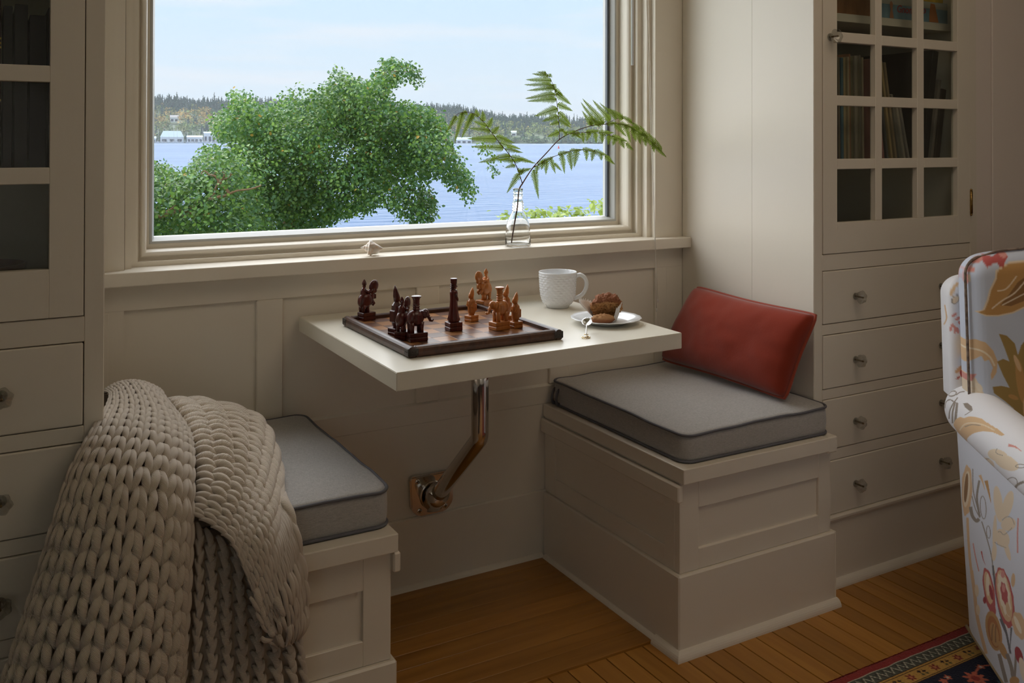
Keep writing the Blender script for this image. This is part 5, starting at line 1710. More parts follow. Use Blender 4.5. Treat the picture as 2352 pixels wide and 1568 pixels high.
def stroke(pts, w, taper=False):
    P = catmull([Vector((x, y, 0)) for x, y in pts], 6 * len(pts))
    L_, R_ = [], []
    for i, p in enumerate(P):
        d = (P[min(i + 1, len(P) - 1)] - P[max(i - 1, 0)]).normalized()
        t = i / (len(P) - 1)
        ww = w * .5 * ((1 - t) * .95 + .05 if taper else 1)
        L_.append((p.x - d.y * ww, p.y + d.x * ww)); R_.append((p.x + d.y * ww, p.y - d.x * ww))
    return L_ + R_[::-1]
def ringp(cx, cy, rx, ry, w, rot=0):
    o = ell(cx, cy, rx, ry, rot); i = ell(cx, cy, rx - w, ry - w, rot)
    return o + [o[0], i[0]] + i[::-1]
def srgb(r, g, b): return tuple(((c / 255) / 12.92 if c / 255 <= .04045 else ((c / 255 + .055) / 1.055) ** 2.4) for c in (r, g, b))
def colour_attr(me, cols, name='tint'):
    ca = me.color_attributes.new(name, 'FLOAT_COLOR', 'POINT')
    a = np.ones((len(cols), 4), np.float32); a[:, :3] = cols
    ca.data.foreach_set('color', a.ravel())

# ------------------------------------------------------------------ armchair
CA = Vector((1.806, -.893, 0))
CF = Vector((-.617, -.787, 0)).normalized()           # the way the chair faces
CS = Vector((.787, -.617, 0)).normalized()            # towards its other arm
def CP(f_, s_, z): return CA + CF * f_ + CS * s_ + Vector((0, 0, z))
def to_side(u, v):                                     # sighted point -> (f, z) on the outer side of the arm
    d = ray(u, v); c = Vector(CAM_POS) - CA
    t = -(c.dot(CS) + .012) / d.dot(CS)
    p = c + d * t
    return (p.dot(CF), p.z)
def to_face(u, v, f0=.075):                            # -> (s, z) on the front of the back cushion
    d = ray(u, v); c = Vector(CAM_POS) - CA
    t = (f0 - c.dot(CF)) / d.dot(CF)
    p = c + d * t
    return (p.dot(CS), p.z)
ARMR, ARMS, ARMZ = .060, .014, .548
def to_arm(u, v):                                      # -> (f, angle) on the rolled arm
    d = ray(u, v); c = Vector(CAM_POS) - CA
    ds, dz, cs, cz = d.dot(CS), d.z, c.dot(CS) - ARMS, c.z - ARMZ
    A_, B_, C_ = ds * ds + dz * dz, 2 * (ds * cs + dz * cz), cs * cs + cz * cz - ARMR ** 2
    disc = max(0, B_ * B_ - 4 * A_ * C_)
    t = (-B_ - math.sqrt(disc)) / (2 * A_)
    p = c + d * t
    return (p.dot(CF), math.atan2(p.z - ARMZ, -(p.dot(CS) - ARMS)))   # 0 = outwards, pi/2 = up
TAN, TAN2, GOLD, BROWN = srgb(222, 186, 144), srgb(234, 214, 186), srgb(196, 150, 94), srgb(146, 108, 70)
ROSEC, PINKC, REDC, CREAMC = srgb(190, 92, 88), srgb(218, 150, 140), srgb(165, 55, 60), srgb(240, 224, 200)
GREYC, GREYD, OLIVE = srgb(150, 138, 126), srgb(112, 110, 112), srgb(164, 136, 82)
SIDE = [(ell(2228, 1128, 13, 58, 6, wob=.05), TAN), (ell(2228, 1125, 8, 42, 8), TAN2), (ell(2227, 1122, 4.5, 34, 8), BROWN),
        (stroke([(2246, 1078), (2244, 1126), (2250, 1160), (2256, 1188)], 2.2), GREYC), (stroke([(2240, 1140), (2246, 1168), (2256, 1190)], 2.0), GREYC),
        (stroke([(2260, 1104), (2252, 1140), (2253, 1165), (2256, 1188)], 5), GREYC), (ringp(2265.5, 1166, 8, 27, 2.0), GREYC),
        (stroke([(2235, 1165), (2238, 1185), (2247, 1197), (2254, 1192)], 8), GREYC), (stroke([(2260, 1198), (2268, 1228), (2276, 1262), (2280, 1288), (2280, 1320)], 2.6), GREYC),
        (ringp(2274.7, 1222, 5.5, 15, 1.8), GREYC), (stroke([(2262, 1092), (2268, 1108), (2272, 1127)], 7, True), TAN), (stroke([(2276, 1104), (2281, 1130), (2285, 1156)], 9, True), GOLD),
        (ell(2303, 1158, 11, 42, -4), TAN2), (ell(2326, 1160, 12, 34, 20), TAN2), (ell(2325, 1204, 19, 15, -20), TAN2), (ell(2308, 1236, 17, 22, -20), TAN2), (ell(2318, 1262, 6, 26, -14), TAN2), (ell(2290, 1222, 5, 40, 6), TAN2), (ell(2286, 1268, 6, 20, 8), TAN2),
        (stroke([(2298, 1222), (2304, 1221), (2312, 1228), (2322, 1222), (2334, 1212)], 1.2), GREYC), (stroke([(2288, 1245), (2296, 1250), (2306, 1254), (2316, 1258)], 1.2), GREYC), (stroke([(2310, 1195), (2322, 1187), (2334, 1190), (2340, 1205)], 1.2), GREYC),
        (stroke([(2226, 1190), (2225, 1240), (2226, 1290), (2228, 1312)], 6), TAN), (stroke([(2236, 1248), (2240, 1280), (2246, 1312)], 2.6), PINKC), (stroke([(2255, 1266), (2258, 1284), (2263, 1298)], 3.5, True), ROSEC),
        (stroke([(2350, 1190), (2346, 1230), (2344, 1270)], 3.5), PINKC),
        (stroke([(2228, 1310), (2232, 1360), (2236, 1420), (2252, 1500)], 8), TAN), (ell(2238, 1356, 5, 14, 0), TAN2), (ell(2238, 1400, 5, 12, 0), TAN2),
        (stroke([(2281, 1298), (2285, 1360), (2293, 1410), (2304, 1450), (2312, 1500)], 5), GREYD), (stroke([(2284, 1300), (2289, 1360), (2297, 1408), (2308, 1448)], 1.4), CREAMC),
        (ell(2268, 1356, 13, 52, -6, wob=.04), ROSEC), (ell(2267, 1350, 9, 38, -6), TAN), (ell(2266, 1342, 4.5, 26, 2), CREAMC), (ell(2273, 1360, 4, 18, -8), REDC), (ell(2256, 1378, 4, 8), REDC), (ell(2276, 1398, 6, 14, -10), ROSEC),
        (ell(2306, 1372, 21, 70, -7, wob=.04, k=11), ROSEC), (ell(2305, 1368, 17, 60, -7), TAN), (ell(2305, 1364, 13, 50, -7, wob=.10, k=9), CREAMC), (ell(2305, 1362, 8, 26, -7, wob=.1), ROSEC), (ell(2304, 1350, 4, 10), PINKC), (ell(2312, 1398, 5, 16, -6), TAN), (ell(2304, 1318, 5, 9), PINKC),
        (ell(2329, 1332, 5, 16, 6), TAN), (ell(2274, 1448, 19, 46, -8), GOLD), (ell(2274, 1450, 14, 37, -8), srgb(180, 116, 62)), (ell(2275, 1456, 10, 28, -8), GOLD),
        (stroke([(2268, 1470), (2270, 1448), (2274, 1432)], 2.5), BROWN), (stroke([(2277, 1474), (2278, 1450), (2280, 1434)], 2.5), BROWN), (ell(2294, 1492, 8, 22, -22), GOLD),
        (ell(2338, 1436, 17, 32, -14, wob=.06), TAN), (ell(2334, 1434, 5, 22, -20), CREAMC), (stroke([(2292, 1420), (2298, 1440), (2306, 1462)], 6, True), GREYD), (stroke([(2318, 1440), (2314, 1470), (2312, 1492)], 5, True), GREYD),
        (stroke([(2284, 1500), (2290, 1530), (2298, 1566)], 9), GREYC), (stroke([(2303, 1500), (2312, 1530), (2316, 1562)], 9), GREYC), (stroke([(2326, 1500), (2322, 1530), (2318, 1562)], 6), GREYC),
        (ell(2333, 1505, 9, 22, -14), REDC), (ell(2341, 1538, 8, 30, -10), CREAMC), (ell(2318, 1562, 12, 10), GOLD)]
ARM = [(ringp(2187, 904, 11, 7, 2.6, -15), GREYC), (stroke([(2196, 908), (2205, 901), (2216, 899)], 2.2), GREYC), (stroke([(2200, 912), (2192, 922), (2182, 918), (2172, 924), (2170, 938)], 2.4), GREYC),
       (stroke([(2192, 922), (2182, 942), (2180, 962)], 3), GREYC), (stroke([(2194, 922), (2188, 948), (2188, 972)], 4), GREYC), (stroke([(2198, 924), (2195, 948), (2193, 970)], 4), GREYC), (stroke([(2200, 926), (2198, 948), (2196, 966)], 2), GREYC),
       ([(2212, 926), (2222, 925), (2232, 933), (2234, 941), (2226, 944), (2216, 934)], GREYC), (stroke([(2234, 941), (2224, 948), (2216, 953)], 1.6), GREYC),
       ([(2190, 976), (2196, 962), (2206, 957), (2214, 960), (2226, 956), (2240, 957), (2254, 961), (2270, 972), (2290, 984), (2308, 998), (2300, 1001), (2280, 992), (2258, 990), (2238, 994), (2222, 1006), (2214, 1024), (2208, 1030), (2198, 1006)], TAN),
       (stroke([(2204, 988), (2216, 974), (2236, 971), (2260, 976), (2284, 988)], 3), TAN2), (stroke([(2216, 980), (2232, 975), (2252, 977)], 1.8), GREYC),
       ([(2208, 1030), (2216, 1026), (2222, 1046), (2218, 1062), (2212, 1050)], PINKC), (ell(2292, 1046, 24, 14, 18), TAN2), (ell(2312, 1062, 30, 16, 25), TAN2), (ell(2268, 1066, 18, 13, 40), TAN2),
       (stroke([(2242, 1066), (2256, 1056), (2272, 1053)], 1.2), GREYC), (stroke([(2290, 1030), (2288, 1040), (2304, 1046)], 1.2), GREYC), (stroke([(2316, 1022), (2332, 1026), (2346, 1036)], 7, True), PINKC),
       (ringp(2322, 1112, 14, 18, 1.8, 35), GREYC), (stroke([(2352, 1106), (2336, 1114), (2329, 1132), (2336, 1152)], 6), GREYC), (ringp(2344, 1070, 12, 5, 1.8), GREYC), (stroke([(2290, 1078), (2294, 1092), (2302, 1090)], 1.4), GREYC)]
FACE = [([(2240, 715), (2256, 711), (2266, 686), (2272, 665), (2280, 650), (2286, 638), (2288, 622), (2310, 608), (2325, 603), (2362, 600), (2420, 606), (2430, 660), (2400, 700), (2352, 706), (2325, 718), (2290, 725), (2262, 725)], TAN2),
        ([(2246, 717), (2260, 711), (2270, 688), (2276, 667), (2284, 652), (2290, 640), (2292, 624), (2312, 611), (2327, 606), (2362, 604), (2416, 610), (2424, 660), (2398, 696), (2350, 703), (2324, 715), (2290, 722), (2264, 722)], GOLD),
        ([(2296, 700), (2318, 674), (2338, 648), (2370, 626), (2400, 640), (2396, 676), (2352, 690), (2320, 702)], BROWN),
        (stroke([(2276, 708), (2300, 690), (2330, 672), (2360, 640)], 3), TAN2), (stroke([(2290, 668), (2312, 662), (2336, 634)], 3), TAN2), (stroke([(2300, 700), (2328, 686), (2356, 672)], 2.5), TAN2),
        ([(2262, 596), (2274, 588), (2290, 592), (2308, 584), (2322, 580), (2324, 592), (2314, 602), (2306, 616), (2298, 612), (2294, 604), (2284, 608), (2270, 616), (2266, 606)], ROSEC), (ell(2315, 587, 9, 7, -20), PINKC), (ell(2256, 600, 14, 5, -28), PINKC),
        (ell(2236, 622, 10, 6, -30), PINKC), (ell(2228, 642, 4, 14), PINKC), (ell(2233, 640, 2, 10), CREAMC),
        ([(2210, 800), (2222, 784), (2240, 778), (2260, 784), (2276, 802), (2285, 826), (2282, 850), (2270, 868), (2268, 856), (2274, 840), (2266, 822), (2256, 826), (2250, 814), (2236, 824), (2222, 836), (2216, 846), (2210, 830)], TAN),
        (stroke([(2210, 808), (2228, 801), (2250, 803), (2268, 816), (2278, 836)], 4), CREAMC), (ell(2212, 724, 4, 10), TAN),
        ([(2214, 862), (2228, 858), (2238, 866), (2250, 892), (2260, 916), (2262, 936), (2250, 944), (2236, 934), (2226, 910), (2218, 884)], TAN2), (ell(2232, 880, 7, 9), CREAMC), (ell(2244, 886, 6, 10, -20), CREAMC), (ell(2234, 902, 6, 11, -15), CREAMC), (ell(2248, 908, 6, 10, -20), CREAMC), (ell(2252, 925, 6, 8), CREAMC),
        ([(2222, 862), (2240, 856), (2232, 874), (2222, 876)], PINKC), ([(2228, 916), (2240, 916), (2244, 926), (2258, 922), (2262, 934), (2248, 944), (2236, 936)], REDC), ([(2268, 926), (2288, 922), (2290, 930), (2276, 934)], REDC), ([(2280, 938), (2304, 940), (2300, 948), (2286, 944)], REDC),
        ([(2290, 764), (2308, 768), (2326, 786), (2332, 812), (2340, 790), (2352, 776), (2372, 760), (2400, 800), (2420, 900), (2420, 1020), (2380, 1010), (2352, 990), (2336, 980), (2322, 960), (2304, 940), (2318, 930), (2296, 912), (2274, 896), (2272, 882), (2292, 880), (2310, 884), (2296, 856), (2284, 826), (2298, 820), (2312, 826), (2302, 796)], OLIVE),
        (ell(2336, 870, 10, 50, -6), GOLD), (ell(2330, 830, 5, 20, -20), TAN), (ell(2345, 930, 6, 26), TAN), (ell(2318, 905, 12, 5, 20), GOLD)]
BACKSIDE = [(ell(2184, 665, 4, 14, 10), TAN), (ell(2190, 692, 7, 9), TAN2), (ringp(2190, 692, 8, 10, 1.5), GREYC), (ell(2188, 726, 6, 3.5, -20), PINKC), (ell(2195, 738, 5, 4, 20), PINKC), (ell(2183, 752, 2.5, 9, 10), PINKC), (ell(2189, 760, 2.5, 10, -5), PINKC), (ell(2194, 764, 3, 9, -15), PINKC), (ell(2199, 750, 2.5, 6, -30), PINKC), (stroke([(2172, 700), (2176, 730), (2170, 745)], 3), TAN), (ell(2198, 856, 8, 6, -20), TAN), (ell(2205, 872, 4, 12, -20), ROSEC), (ell(2196, 874, 4, 3), ROSEC)]
def paint(xs, ys, motifs, conv, base, tile=None, jit=(.0007, .0005)):
    cols = np.tile(np.array(base, np.float32), (len(xs), 1))
    for poly, c in motifs:
        q = [conv(*p) for p in poly]
        for (ox, oy) in (tile or [(0, 0)]):
            w = np.zeros(len(xs), np.float32)
            for jx, jy in ((-1, -.4), (.4, -1), (1, .4), (-.4, 1)):
                w += .25 * poly_mask(xs, ys, [(a + ox + jx * jit[0], b + oy + jy * jit[1]) for a, b in q])
            m = w > 0
            if m.any(): cols[m] += (np.array(c, np.float32) - cols[m]) * w[m][:, None]
    return cols
CLOTH = mat('floral_linen', (.7, .7, .72), .85, attr='tint', sheen=.15, spec=.2, bump=(700, .12, 2, (1, 1, 1)))
PLAINC = srgb(236, 235, 238)
def armchair():
    root = empty('armchair', CP(.25, .35, 0), label='floral upholstered armchair with rolled arm at the right edge', cat='armchair')
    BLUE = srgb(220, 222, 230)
    def fgrid(a0, a1, b): return list(np.arange(a0, a1, .0026)) + list(np.linspace(a1, b, 12))
    def surf(name, us, vs_, fn, motifs, conv, base, parent=root, tile=None, thick=None):
        nu, nv = len(us), len(vs_)
        V = [fn(u, v) for v in vs_ for u in us]
        F = [(j * nu + i, j * nu + i + 1, (j + 1) * nu + i + 1, (j + 1) * nu + i) for j in range(nv - 1) for i in range(nu - 1)]
        me = pyd(V, F, smooth=True)
        xs = np.array([u for v in vs_ for u in us]); ys = np.array([v for v in vs_ for u in us])
        colour_attr(me, paint(xs, ys, motifs, conv, base, tile))
        return put(name, me, CLOTH, parent)
    # outer side of the near arm
    us = fgrid(-.012, .50, .66); vs_ = list(np.linspace(.045, .53, 330))
    def side(f_, z):
        fl = -.024 * (z - .05) / .45 - .006 * math.sin(min(1, max(0, (f_ + .012) / .05)) * math.pi / 2) + .006
        back = -.018 * (z - .05)
        rnd = .012 * max(0, 1 - (f_ + .012) / .012) ** 2
        return CP(f_ + back * max(0, 1 - f_ / .2), fl + rnd, z)
    surf('arm_side', us, vs_, side, SIDE, to_side, BLUE, tile=[(0, 0), (.50, .06), (.50, -.30)])
    # rolled arm: rounded rear end
    us = fgrid(-.074, .52, .70); vs_ = list(np.linspace(-1.35, 3.6, 190))
    def arm(f_, a):
        k = 1.0
        if f_ < .0: k = math.sqrt(max(0.02, 1 - (f_ / .0745) ** 2))
        if f_ > .66: k = math.sqrt(max(0.0, 1 - ((f_ - .66) / .042) ** 2))
        r = ARMR * k
        return CP(f_, ARMS - r * math.cos(a), ARMZ + r * math.sin(a) + .012 * max(0, -f_ + .05))
    surf('arm_roll', us, vs_, arm, ARM, to_arm, PLAINC, tile=[(0, 0)])
    # back frame
    def slab(name, f0, f1, s0, s1, z0, z1, r, lean, motifs=(), conv=None, base=PLAINC, dense=False, mat_=CLOTH, crown=0.0, nz=60, rs=None, smot=None, sconv=None):
        """upholstered slab with rounded outline; u runs round the section (rear-left-front-right), v = height"""
        sec = []
        rr = min(rs or r, (f1 - f0) * .49)
        for cx, cy, a0 in ((s1 - rr, f1 - rr, 0), (s0 + rr, f1 - rr, 90), (s0 + rr, f0 + rr, 180), (s1 - rr, f0 + rr, 270)):
            for i in range(9):
                a = math.radians(a0 + 90 * i / 8)
                sec.append((cx + rr * math.cos(a), cy + rr * math.sin(a)))
        if dense:       # many points along the visible front, left part
            sec2 = []
            for i in range(len(sec)):
                a, b = sec[i], sec[(i + 1) % len(sec)]
                L__ = math.hypot(b[0] - a[0], b[1] - a[1])
                if L__ > .3 and b[0] < a[0]:      # the front, right to left: fine only where it is near the left end
                    ts = list(np.linspace(0, 1 - .23 / L__, 12)[:-1]) + list(np.linspace(1 - .23 / L__, 1, 175)[:-1])
                elif L__ > .3: ts = list(np.linspace(0, 1, 12)[:-1])
                else: ts = list(np.linspace(0, 1, max(1, int(L__ / .0018)) + 1)[:-1])
                for t in ts:
                    sec2.append((a[0] + (b[0] - a[0]) * t, a[1] + (b[1] - a[1]) * t))
            sec = sec2
        n = len(sec)
        sm, fm = (s0 + s1) / 2, (f0 + f1) / 2
        zs = list(np.linspace(z0, z1 - r, nz)) + [z1 - r + r * math.sin(math.pi / 2 * k / 14) for k in range(1, 15)]
        V, xs, ys, side_, fs_ = [], [], [], [], []
        for z in zs:
            t = max(0, (z - (z1 - r)) / r)
            k = math.sqrt(max(0, 1 - t * t)) if z > z1 - r else 1
            for (s_, f_) in sec:
                d = r * (1 - k)
                ss = sm + (s_ - sm) * max(0, 1 - d / (abs(s1 - s0) / 2))
                ff = fm + (f_ - fm) * max(.02, 1 - d / ((f1 - f0) / 2) * .98)
                zz = z + (crown * (1 - ((ss - sm) / (s1 - s0) * 2) ** 2) * (z - z0) / (z1 - z0))
                ff2 = ff - lean * (zz - .45)
                V.append(CP(ff2, ss, zz)); xs.append(ss); ys.append(zz); fs_.append(min(ff, f1 - rr) + max(0.0, (s_ - s0)) * 3.0 if f_ > f1 - rr * 1.5 else ff); side_.append(s_ < s0 + .05 and f_ > f0 + rr * .2)
        F = [(j * n + i, j * n + (i + 1) % n, (j + 1) * n + (i + 1) % n, (j + 1) * n + i) for j in range(len(zs) - 1) for i in range(n)]
        F.append(tuple((len(zs) - 1) * n + i for i in range(n)))
        me = pyd(V, F, smooth=True)
        xs, ys = np.array(xs), np.array(ys)
        cols = paint(xs, ys, list(motifs), conv, base) if motifs else np.tile(np.array(base, np.float32), (len(xs), 1))
        if smot:
            sm_ = np.array(side_); c2 = paint(np.where(sm_, np.array(fs_), 9.0), ys, smot, sconv, base); cols[sm_] = c2[sm_]
        colour_attr(me, cols)
        bm = bmesh.new(); bm.from_mesh(me); bmesh.ops.recalc_face_normals(bm, faces=bm.faces); bm.to_mesh(me); bm.free()
        return put(name, me, mat_, root)
    def to_bside(u, v):
        d = ray(u, v); c = Vector(CAM_POS) - CA
        t = -(c.dot(CS) + .028) / d.dot(CS)
        p = c + d * t
        return (p.dot(CF) + .10 * (p.z - .45), p.z)
    slab('back_frame', -.078, .002, -.030, .66, .575, .856, .05, .10, base=srgb(234, 233, 236), dense=True, nz=150, rs=.018, smot=BACKSIDE, sconv=to_bside)
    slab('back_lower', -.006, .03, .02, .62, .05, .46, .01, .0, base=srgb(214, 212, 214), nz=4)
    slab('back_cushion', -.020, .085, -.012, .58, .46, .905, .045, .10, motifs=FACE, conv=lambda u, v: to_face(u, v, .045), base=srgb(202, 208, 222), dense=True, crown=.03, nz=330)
    # welt round the cushion front
    wl = []
    for z in list(np.linspace(.48, .862, 30)): wl.append(CP(.066 - .10 * (z - .45), -.0115, z))
    for k in range(1, 9):
        a = math.pi / 2 * k / 8
        wl.append(CP(.066 - .10 * (.862 + .04 * math.sin(a) - .45) - .002 * k, -.0115 + .042 * (1 - math.cos(a)), .862 + .046 * math.sin(a)))
    for k in range(1, 16):
        s_ = .03 + .5 * k / 15
        wl.append(CP(.05 - .10 * (.90 - .45), s_, .909 + .028 * (1 - ((s_ - .284) / .296) ** 2)))
    put('welt', tube_me(wl, .0032, 8), mat('striped_welt', (.20, .15, .12), .8, var=(90, .5, (1, 1, 1))), root)
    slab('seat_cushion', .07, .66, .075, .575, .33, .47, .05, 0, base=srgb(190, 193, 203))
    # far arm and front, plain in shape
    us = list(np.linspace(-.045, .70, 30)); vs_ = list(np.linspace(-1.35, 3.6, 30))
    surf('arm_roll', us, vs_, lambda f_, a: CP(f_, .636 + ARMR * math.cos(a), ARMZ + ARMR * math.sin(a)), (), None, PLAINC)
    put('arm_body', None or (lambda: (lambda me: (colour_attr(me, np.tile(np.array(PLAINC, np.float32), (len(me.vertices), 1))), me)[1])(pyd([CP(f_, s_, z) for z in (.05, .52) for f_, s_ in ((-.02, .60), (.66, .60), (.66, .665), (-.02, .665))], [(0, 1, 2, 3), (4, 7, 6, 5), (0, 4, 5, 1), (1, 5, 6, 2), (2, 6, 7, 3), (3, 7, 4, 0)])))(), CLOTH, root)
    put('arm_body', (lambda me: (colour_attr(me, np.tile(np.array(PLAINC, np.float32), (len(me.vertices), 1))), me)[1])(pyd([CP(f_, s_, z) for z in (.06, .52) for f_, s_ in ((.0, .012), (.655, .012), (.655, .06), (.0, .06))], [(0, 1, 2, 3), (4, 7, 6, 5), (0, 4, 5, 1), (1, 5, 6, 2), (2, 6, 7, 3), (3, 7, 4, 0)])), CLOTH, root)
    put('seat_base', (lambda me: (colour_attr(me, np.tile(np.array(PLAINC, np.float32), (len(me.vertices), 1))), me)[1])(pyd([CP(f_, s_, z) for z in (.055, .33) for f_, s_ in ((-.02, .05), (.65, .05), (.65, .62), (-.02, .62))], [(0, 1, 2, 3), (4, 7, 6, 5), (0, 4, 5, 1), (1, 5, 6, 2), (2, 6, 7, 3), (3, 7, 4, 0)])), CLOTH, root)
    hem = [CP(-.012 + .66 * k / 24, .0015, .047) for k in range(25)]
    put('hem_cord', tube_me(hem, .0042, 8), mat('hem_gold', (.30, .22, .12), .8), root)
    for f_, s_ in ((.0, .03), (.60, .03), (.0, .60), (.60, .60)):
        me = lathe_me([(.016, .0), (.020, .01), (.024, .06)], 14); me.transform(Matrix.Translation(CP(f_ + .02, s_ + .01, .0095)))
        put('leg', me, mat('dark_chair_leg', (.05, .02, .012), .4), root)
armchair()

# ------------------------------------------------------------------ rug
def rug():
    x0, x1, y1, y0 = .95, 3.4, -.8345, -2.9
    xs = sorted(set([round(a, 4) for a in list(np.arange(1.33, 2.0, .0021)) + list(np.linspace(x0, 1.33, 12)) + list(np.linspace(2.0, x1, 30))]))
    dy = [round(a, 4) for a in list(np.arange(0, .30, .0021)) + list(np.linspace(.30, y1 - y0, 40))]
    X, Dy = np.meshgrid(np.array(xs), np.array(dy))
    X, Dy = X.ravel(), Dy.ravel()
    RED, NAVY, YEL, TEAL, CRM, DK, SAL = srgb(146, 52, 50), srgb(26, 30, 48), srgb(196, 152, 76), srgb(84, 88, 78), srgb(200, 196, 176), srgb(50, 20, 24), srgb(196, 104, 78)
    C = np.tile(np.array(NAVY, np.float32), (len(X), 1))
    def band(a, b, c): C[(Dy >= a) & (Dy < b)] = c
    band(0, .024, RED); band(.024, .0265, CRM); band(.0265, .056, TEAL); band(.056, .0585, DK); band(.0585, .061, YEL); band(.061, .0635, DK)
    # zigzag on the teal guard
    zig = .0415 + .010 * (2 * np.abs(((X / .022) % 1) - .5) * 2 - 1)
    C[(np.abs(Dy - zig) < .0022)] = CRM
    zig2 = .0415 + .010 * (2 * np.abs(((X / .022 + .28) % 1) - .5) * 2 - 1)
    C[(np.abs(Dy - zig2) < .0013)] = DK
    band(.0635, .094, YEL); band(.094, .0965, DK); band(.0965, .0985, YEL); band(.0985, .1005, DK)
    def flower(cx, cy, r, c, k=6, inner=None):
        a = np.arctan2(Dy - cy, X - cx); d = np.hypot(X - cx, Dy - cy)
        C[d < r * (1 + .28 * np.cos(k * a))] = c
        if inner is not None: C[d < r * .45] = inner
    for k in range(60):
        cx = .98 + k * .040
        if k % 2: flower(cx, .079, .0095, REDD, 6, YEL) if False else flower(cx, .079, .0095, srgb(128, 44, 40), 6, srgb(190, 120, 80))
        else:
            for q in (-.006, .006):
                flower(cx + q, .0745 + .3 * q, .0042, DK, 4); flower(cx - q, .0845, .0038, srgb(90, 84, 50), 4)
    # main border: vine and rosettes on navy
    vine = .150 + .022 * np.sin(X * 2 * math.pi / .20)
    C[(np.abs(Dy - vine) < .0028) & (Dy > .102)] = SAL
    for k in range(26):
        cx = 1.0 + k * .10
        cy = .150 + .022 * math.sin(cx * 2 * math.pi / .20)
        if k % 2: flower(cx, cy, .021, SAL, 8, srgb(150, 58, 50)); 
        else: flower(cx, cy + .02, .013, srgb(180, 150, 110), 5, RED); flower(cx + .03, cy - .028, .008, SAL, 5)
        flower(cx + .05, .118 + .010 * (k % 3), .0075, SAL, 5, CRM)
        for j in range(3):
            flower(cx + .016 * j, .205 - .01 * j, .0055, srgb(70, 90, 96), 4)
    band(.235, .238, DK); band(.238, .262, srgb(176, 140, 80)); band(.262, .265, DK)
    C[(Dy > .265)] = srgb(120, 40, 38)
    for k in range(40):
        for j in range(10): flower(1.0 + k * .12 + .06 * (j % 2), .34 + j * .12, .03, NAVY if (j + k) % 2 else SAL, 7, YEL)
    rnd = np.random.RandomState(3)
    C *= (.80 + .40 * rnd.rand(len(C), 1)).astype(np.float32)
    e = np.clip(Dy / .006, 0, 1)
    Z = .0008 + .0072 * np.sqrt(e) + .0007 * rnd.rand(len(X))
    wav = .0035 * np.array([mnoise.noise(Vector((x * 22, 1, 0))) for x in X]) * (Dy < .03) + .0016 * rnd.randn(len(X)) * (Dy < .003)
    Yv = y1 - Dy + wav - .006 * (X - 1.6) * 0
    nx, ny = len(xs), len(dy)
    V = list(zip(X.tolist(), Yv.tolist(), Z.tolist()))
    F = [(j * nx + i, (j + 1) * nx + i, (j + 1) * nx + i + 1, j * nx + i + 1) for j in range(ny - 1) for i in range(nx - 1)]
    me = pyd(V, F, smooth=False)
    colour_attr(me, C)
    root = empty('rug', (2.0, -1.8, 0), label='patterned oriental rug with red edge and navy border under the armchair', cat='rug')
    put('pile', me, mat('rug_wool', (.2, .1, .1), .95, attr='tint', sheen=.2, spec=.1), root)
    rr = random.Random(2)
    v, f = [], []
    for k in range(900):                                      # overcast edge: short woollen tufts
        x = 1.30 + .85 * rr.random()
        b = len(v)
        l = rr.uniform(.003, .008)
        dx = rr.gauss(0, .0025)
        w = .0011
        v += [(x - w, y1 - .002, .005), (x + w, y1 - .002, .005), (x + dx, y1 + l, .0012), (x, y1 - .001, .0072)]
        f += [(b, b + 1, b + 2), (b, b + 2, b + 3), (b + 1, b + 3, b + 2)]
    tag(put('edge_tufts', pyd(v, f), mat('rug_tuft', srgb(150, 60, 56), .95), root), kind='stuff')
rug()

# ------------------------------------------------------------------ what is kept in the cabinets
rb = random.Random(14)
def cover(name, c): return mat(name, c, .6, var=(40, .25, (1, 1, .2)))
def book(name, label, cat, group, x, w, z0, h, y0, dep, lean, m, bands=()):
    """spine towards the room at y0; x = middle of its foot; lean in degrees (positive leans right)"""
    root = empty(name, (x, y0, z0), label=label, cat=cat, group=group)
    L_ = math.radians(lean)
    lift = abs(w / 2 * math.sin(L_))
    root.rotation_euler = (0, L_, 0)
    root.location.z = z0 + lift + .0004
    put('cover', box_me((-w / 2, 0, 0), (w / 2, dep, h), min(.0008, w * .2)), m, root, world=False)
    put('pages', box_me((-w / 2 + .0008, .002, h - .0012), (w / 2 - .0008, dep - .002, h + .0002), 0), mat('page_edges', (.55, .50, .40), .9), root, world=False)
    for z in bands:
        put('gilt_band', box_me((-w / 2 - .0002, -.0006, z), (w / 2 + .0002, .004, z + .0035), 0), mat('gilt', (.65, .42, .12), .3, metal=.8), root, world=False)
    return root
SH = 1.1133
pal = [((.30, .27, .22), 'grey'), ((.52, .44, .30), 'cream'), ((.16, .07, .05), 'maroon'), ((.30, .18, .10), 'brown'), ((.16, .10, .13), 'plum'), ((.22, .18, .12), 'dark olive'), ((.10, .20, .26), 'blue'),
       ((.42, .33, .18), 'tan'), ((.46, .38, .24), 'buff'), ((.33, .16, .08), 'rust'), ((.20, .18, .10), 'olive'), ((.40, .35, .26), 'beige'), ((.28, .24, .16), 'khaki')]
x = 1.838
for k in range(15):
    c, nm = pal[k % len(pal)]
    w = rb.uniform(.006, .011)
    pos = ['first', 'second', 'third', 'fourth', 'fifth', 'sixth', 'seventh', 'eighth', 'ninth', 'tenth', 'eleventh', 'twelfth', 'thirteenth', 'fourteenth', 'fifteenth', 'sixteenth', 'seventeenth'][k]
    lean = -.6
    book('record_album', f'thin {nm} record album, {pos} from the left in the glazed cabinet', 'record', 'record albums in the glazed cabinet', x + w / 2, w, SH, .298 + rb.uniform(-.006, .008), -.452 + rb.uniform(-.004, .006), .29, lean, cover('sleeve_' + nm.replace(' ', '_'), c))
    x += w + .0016
x = 2.072
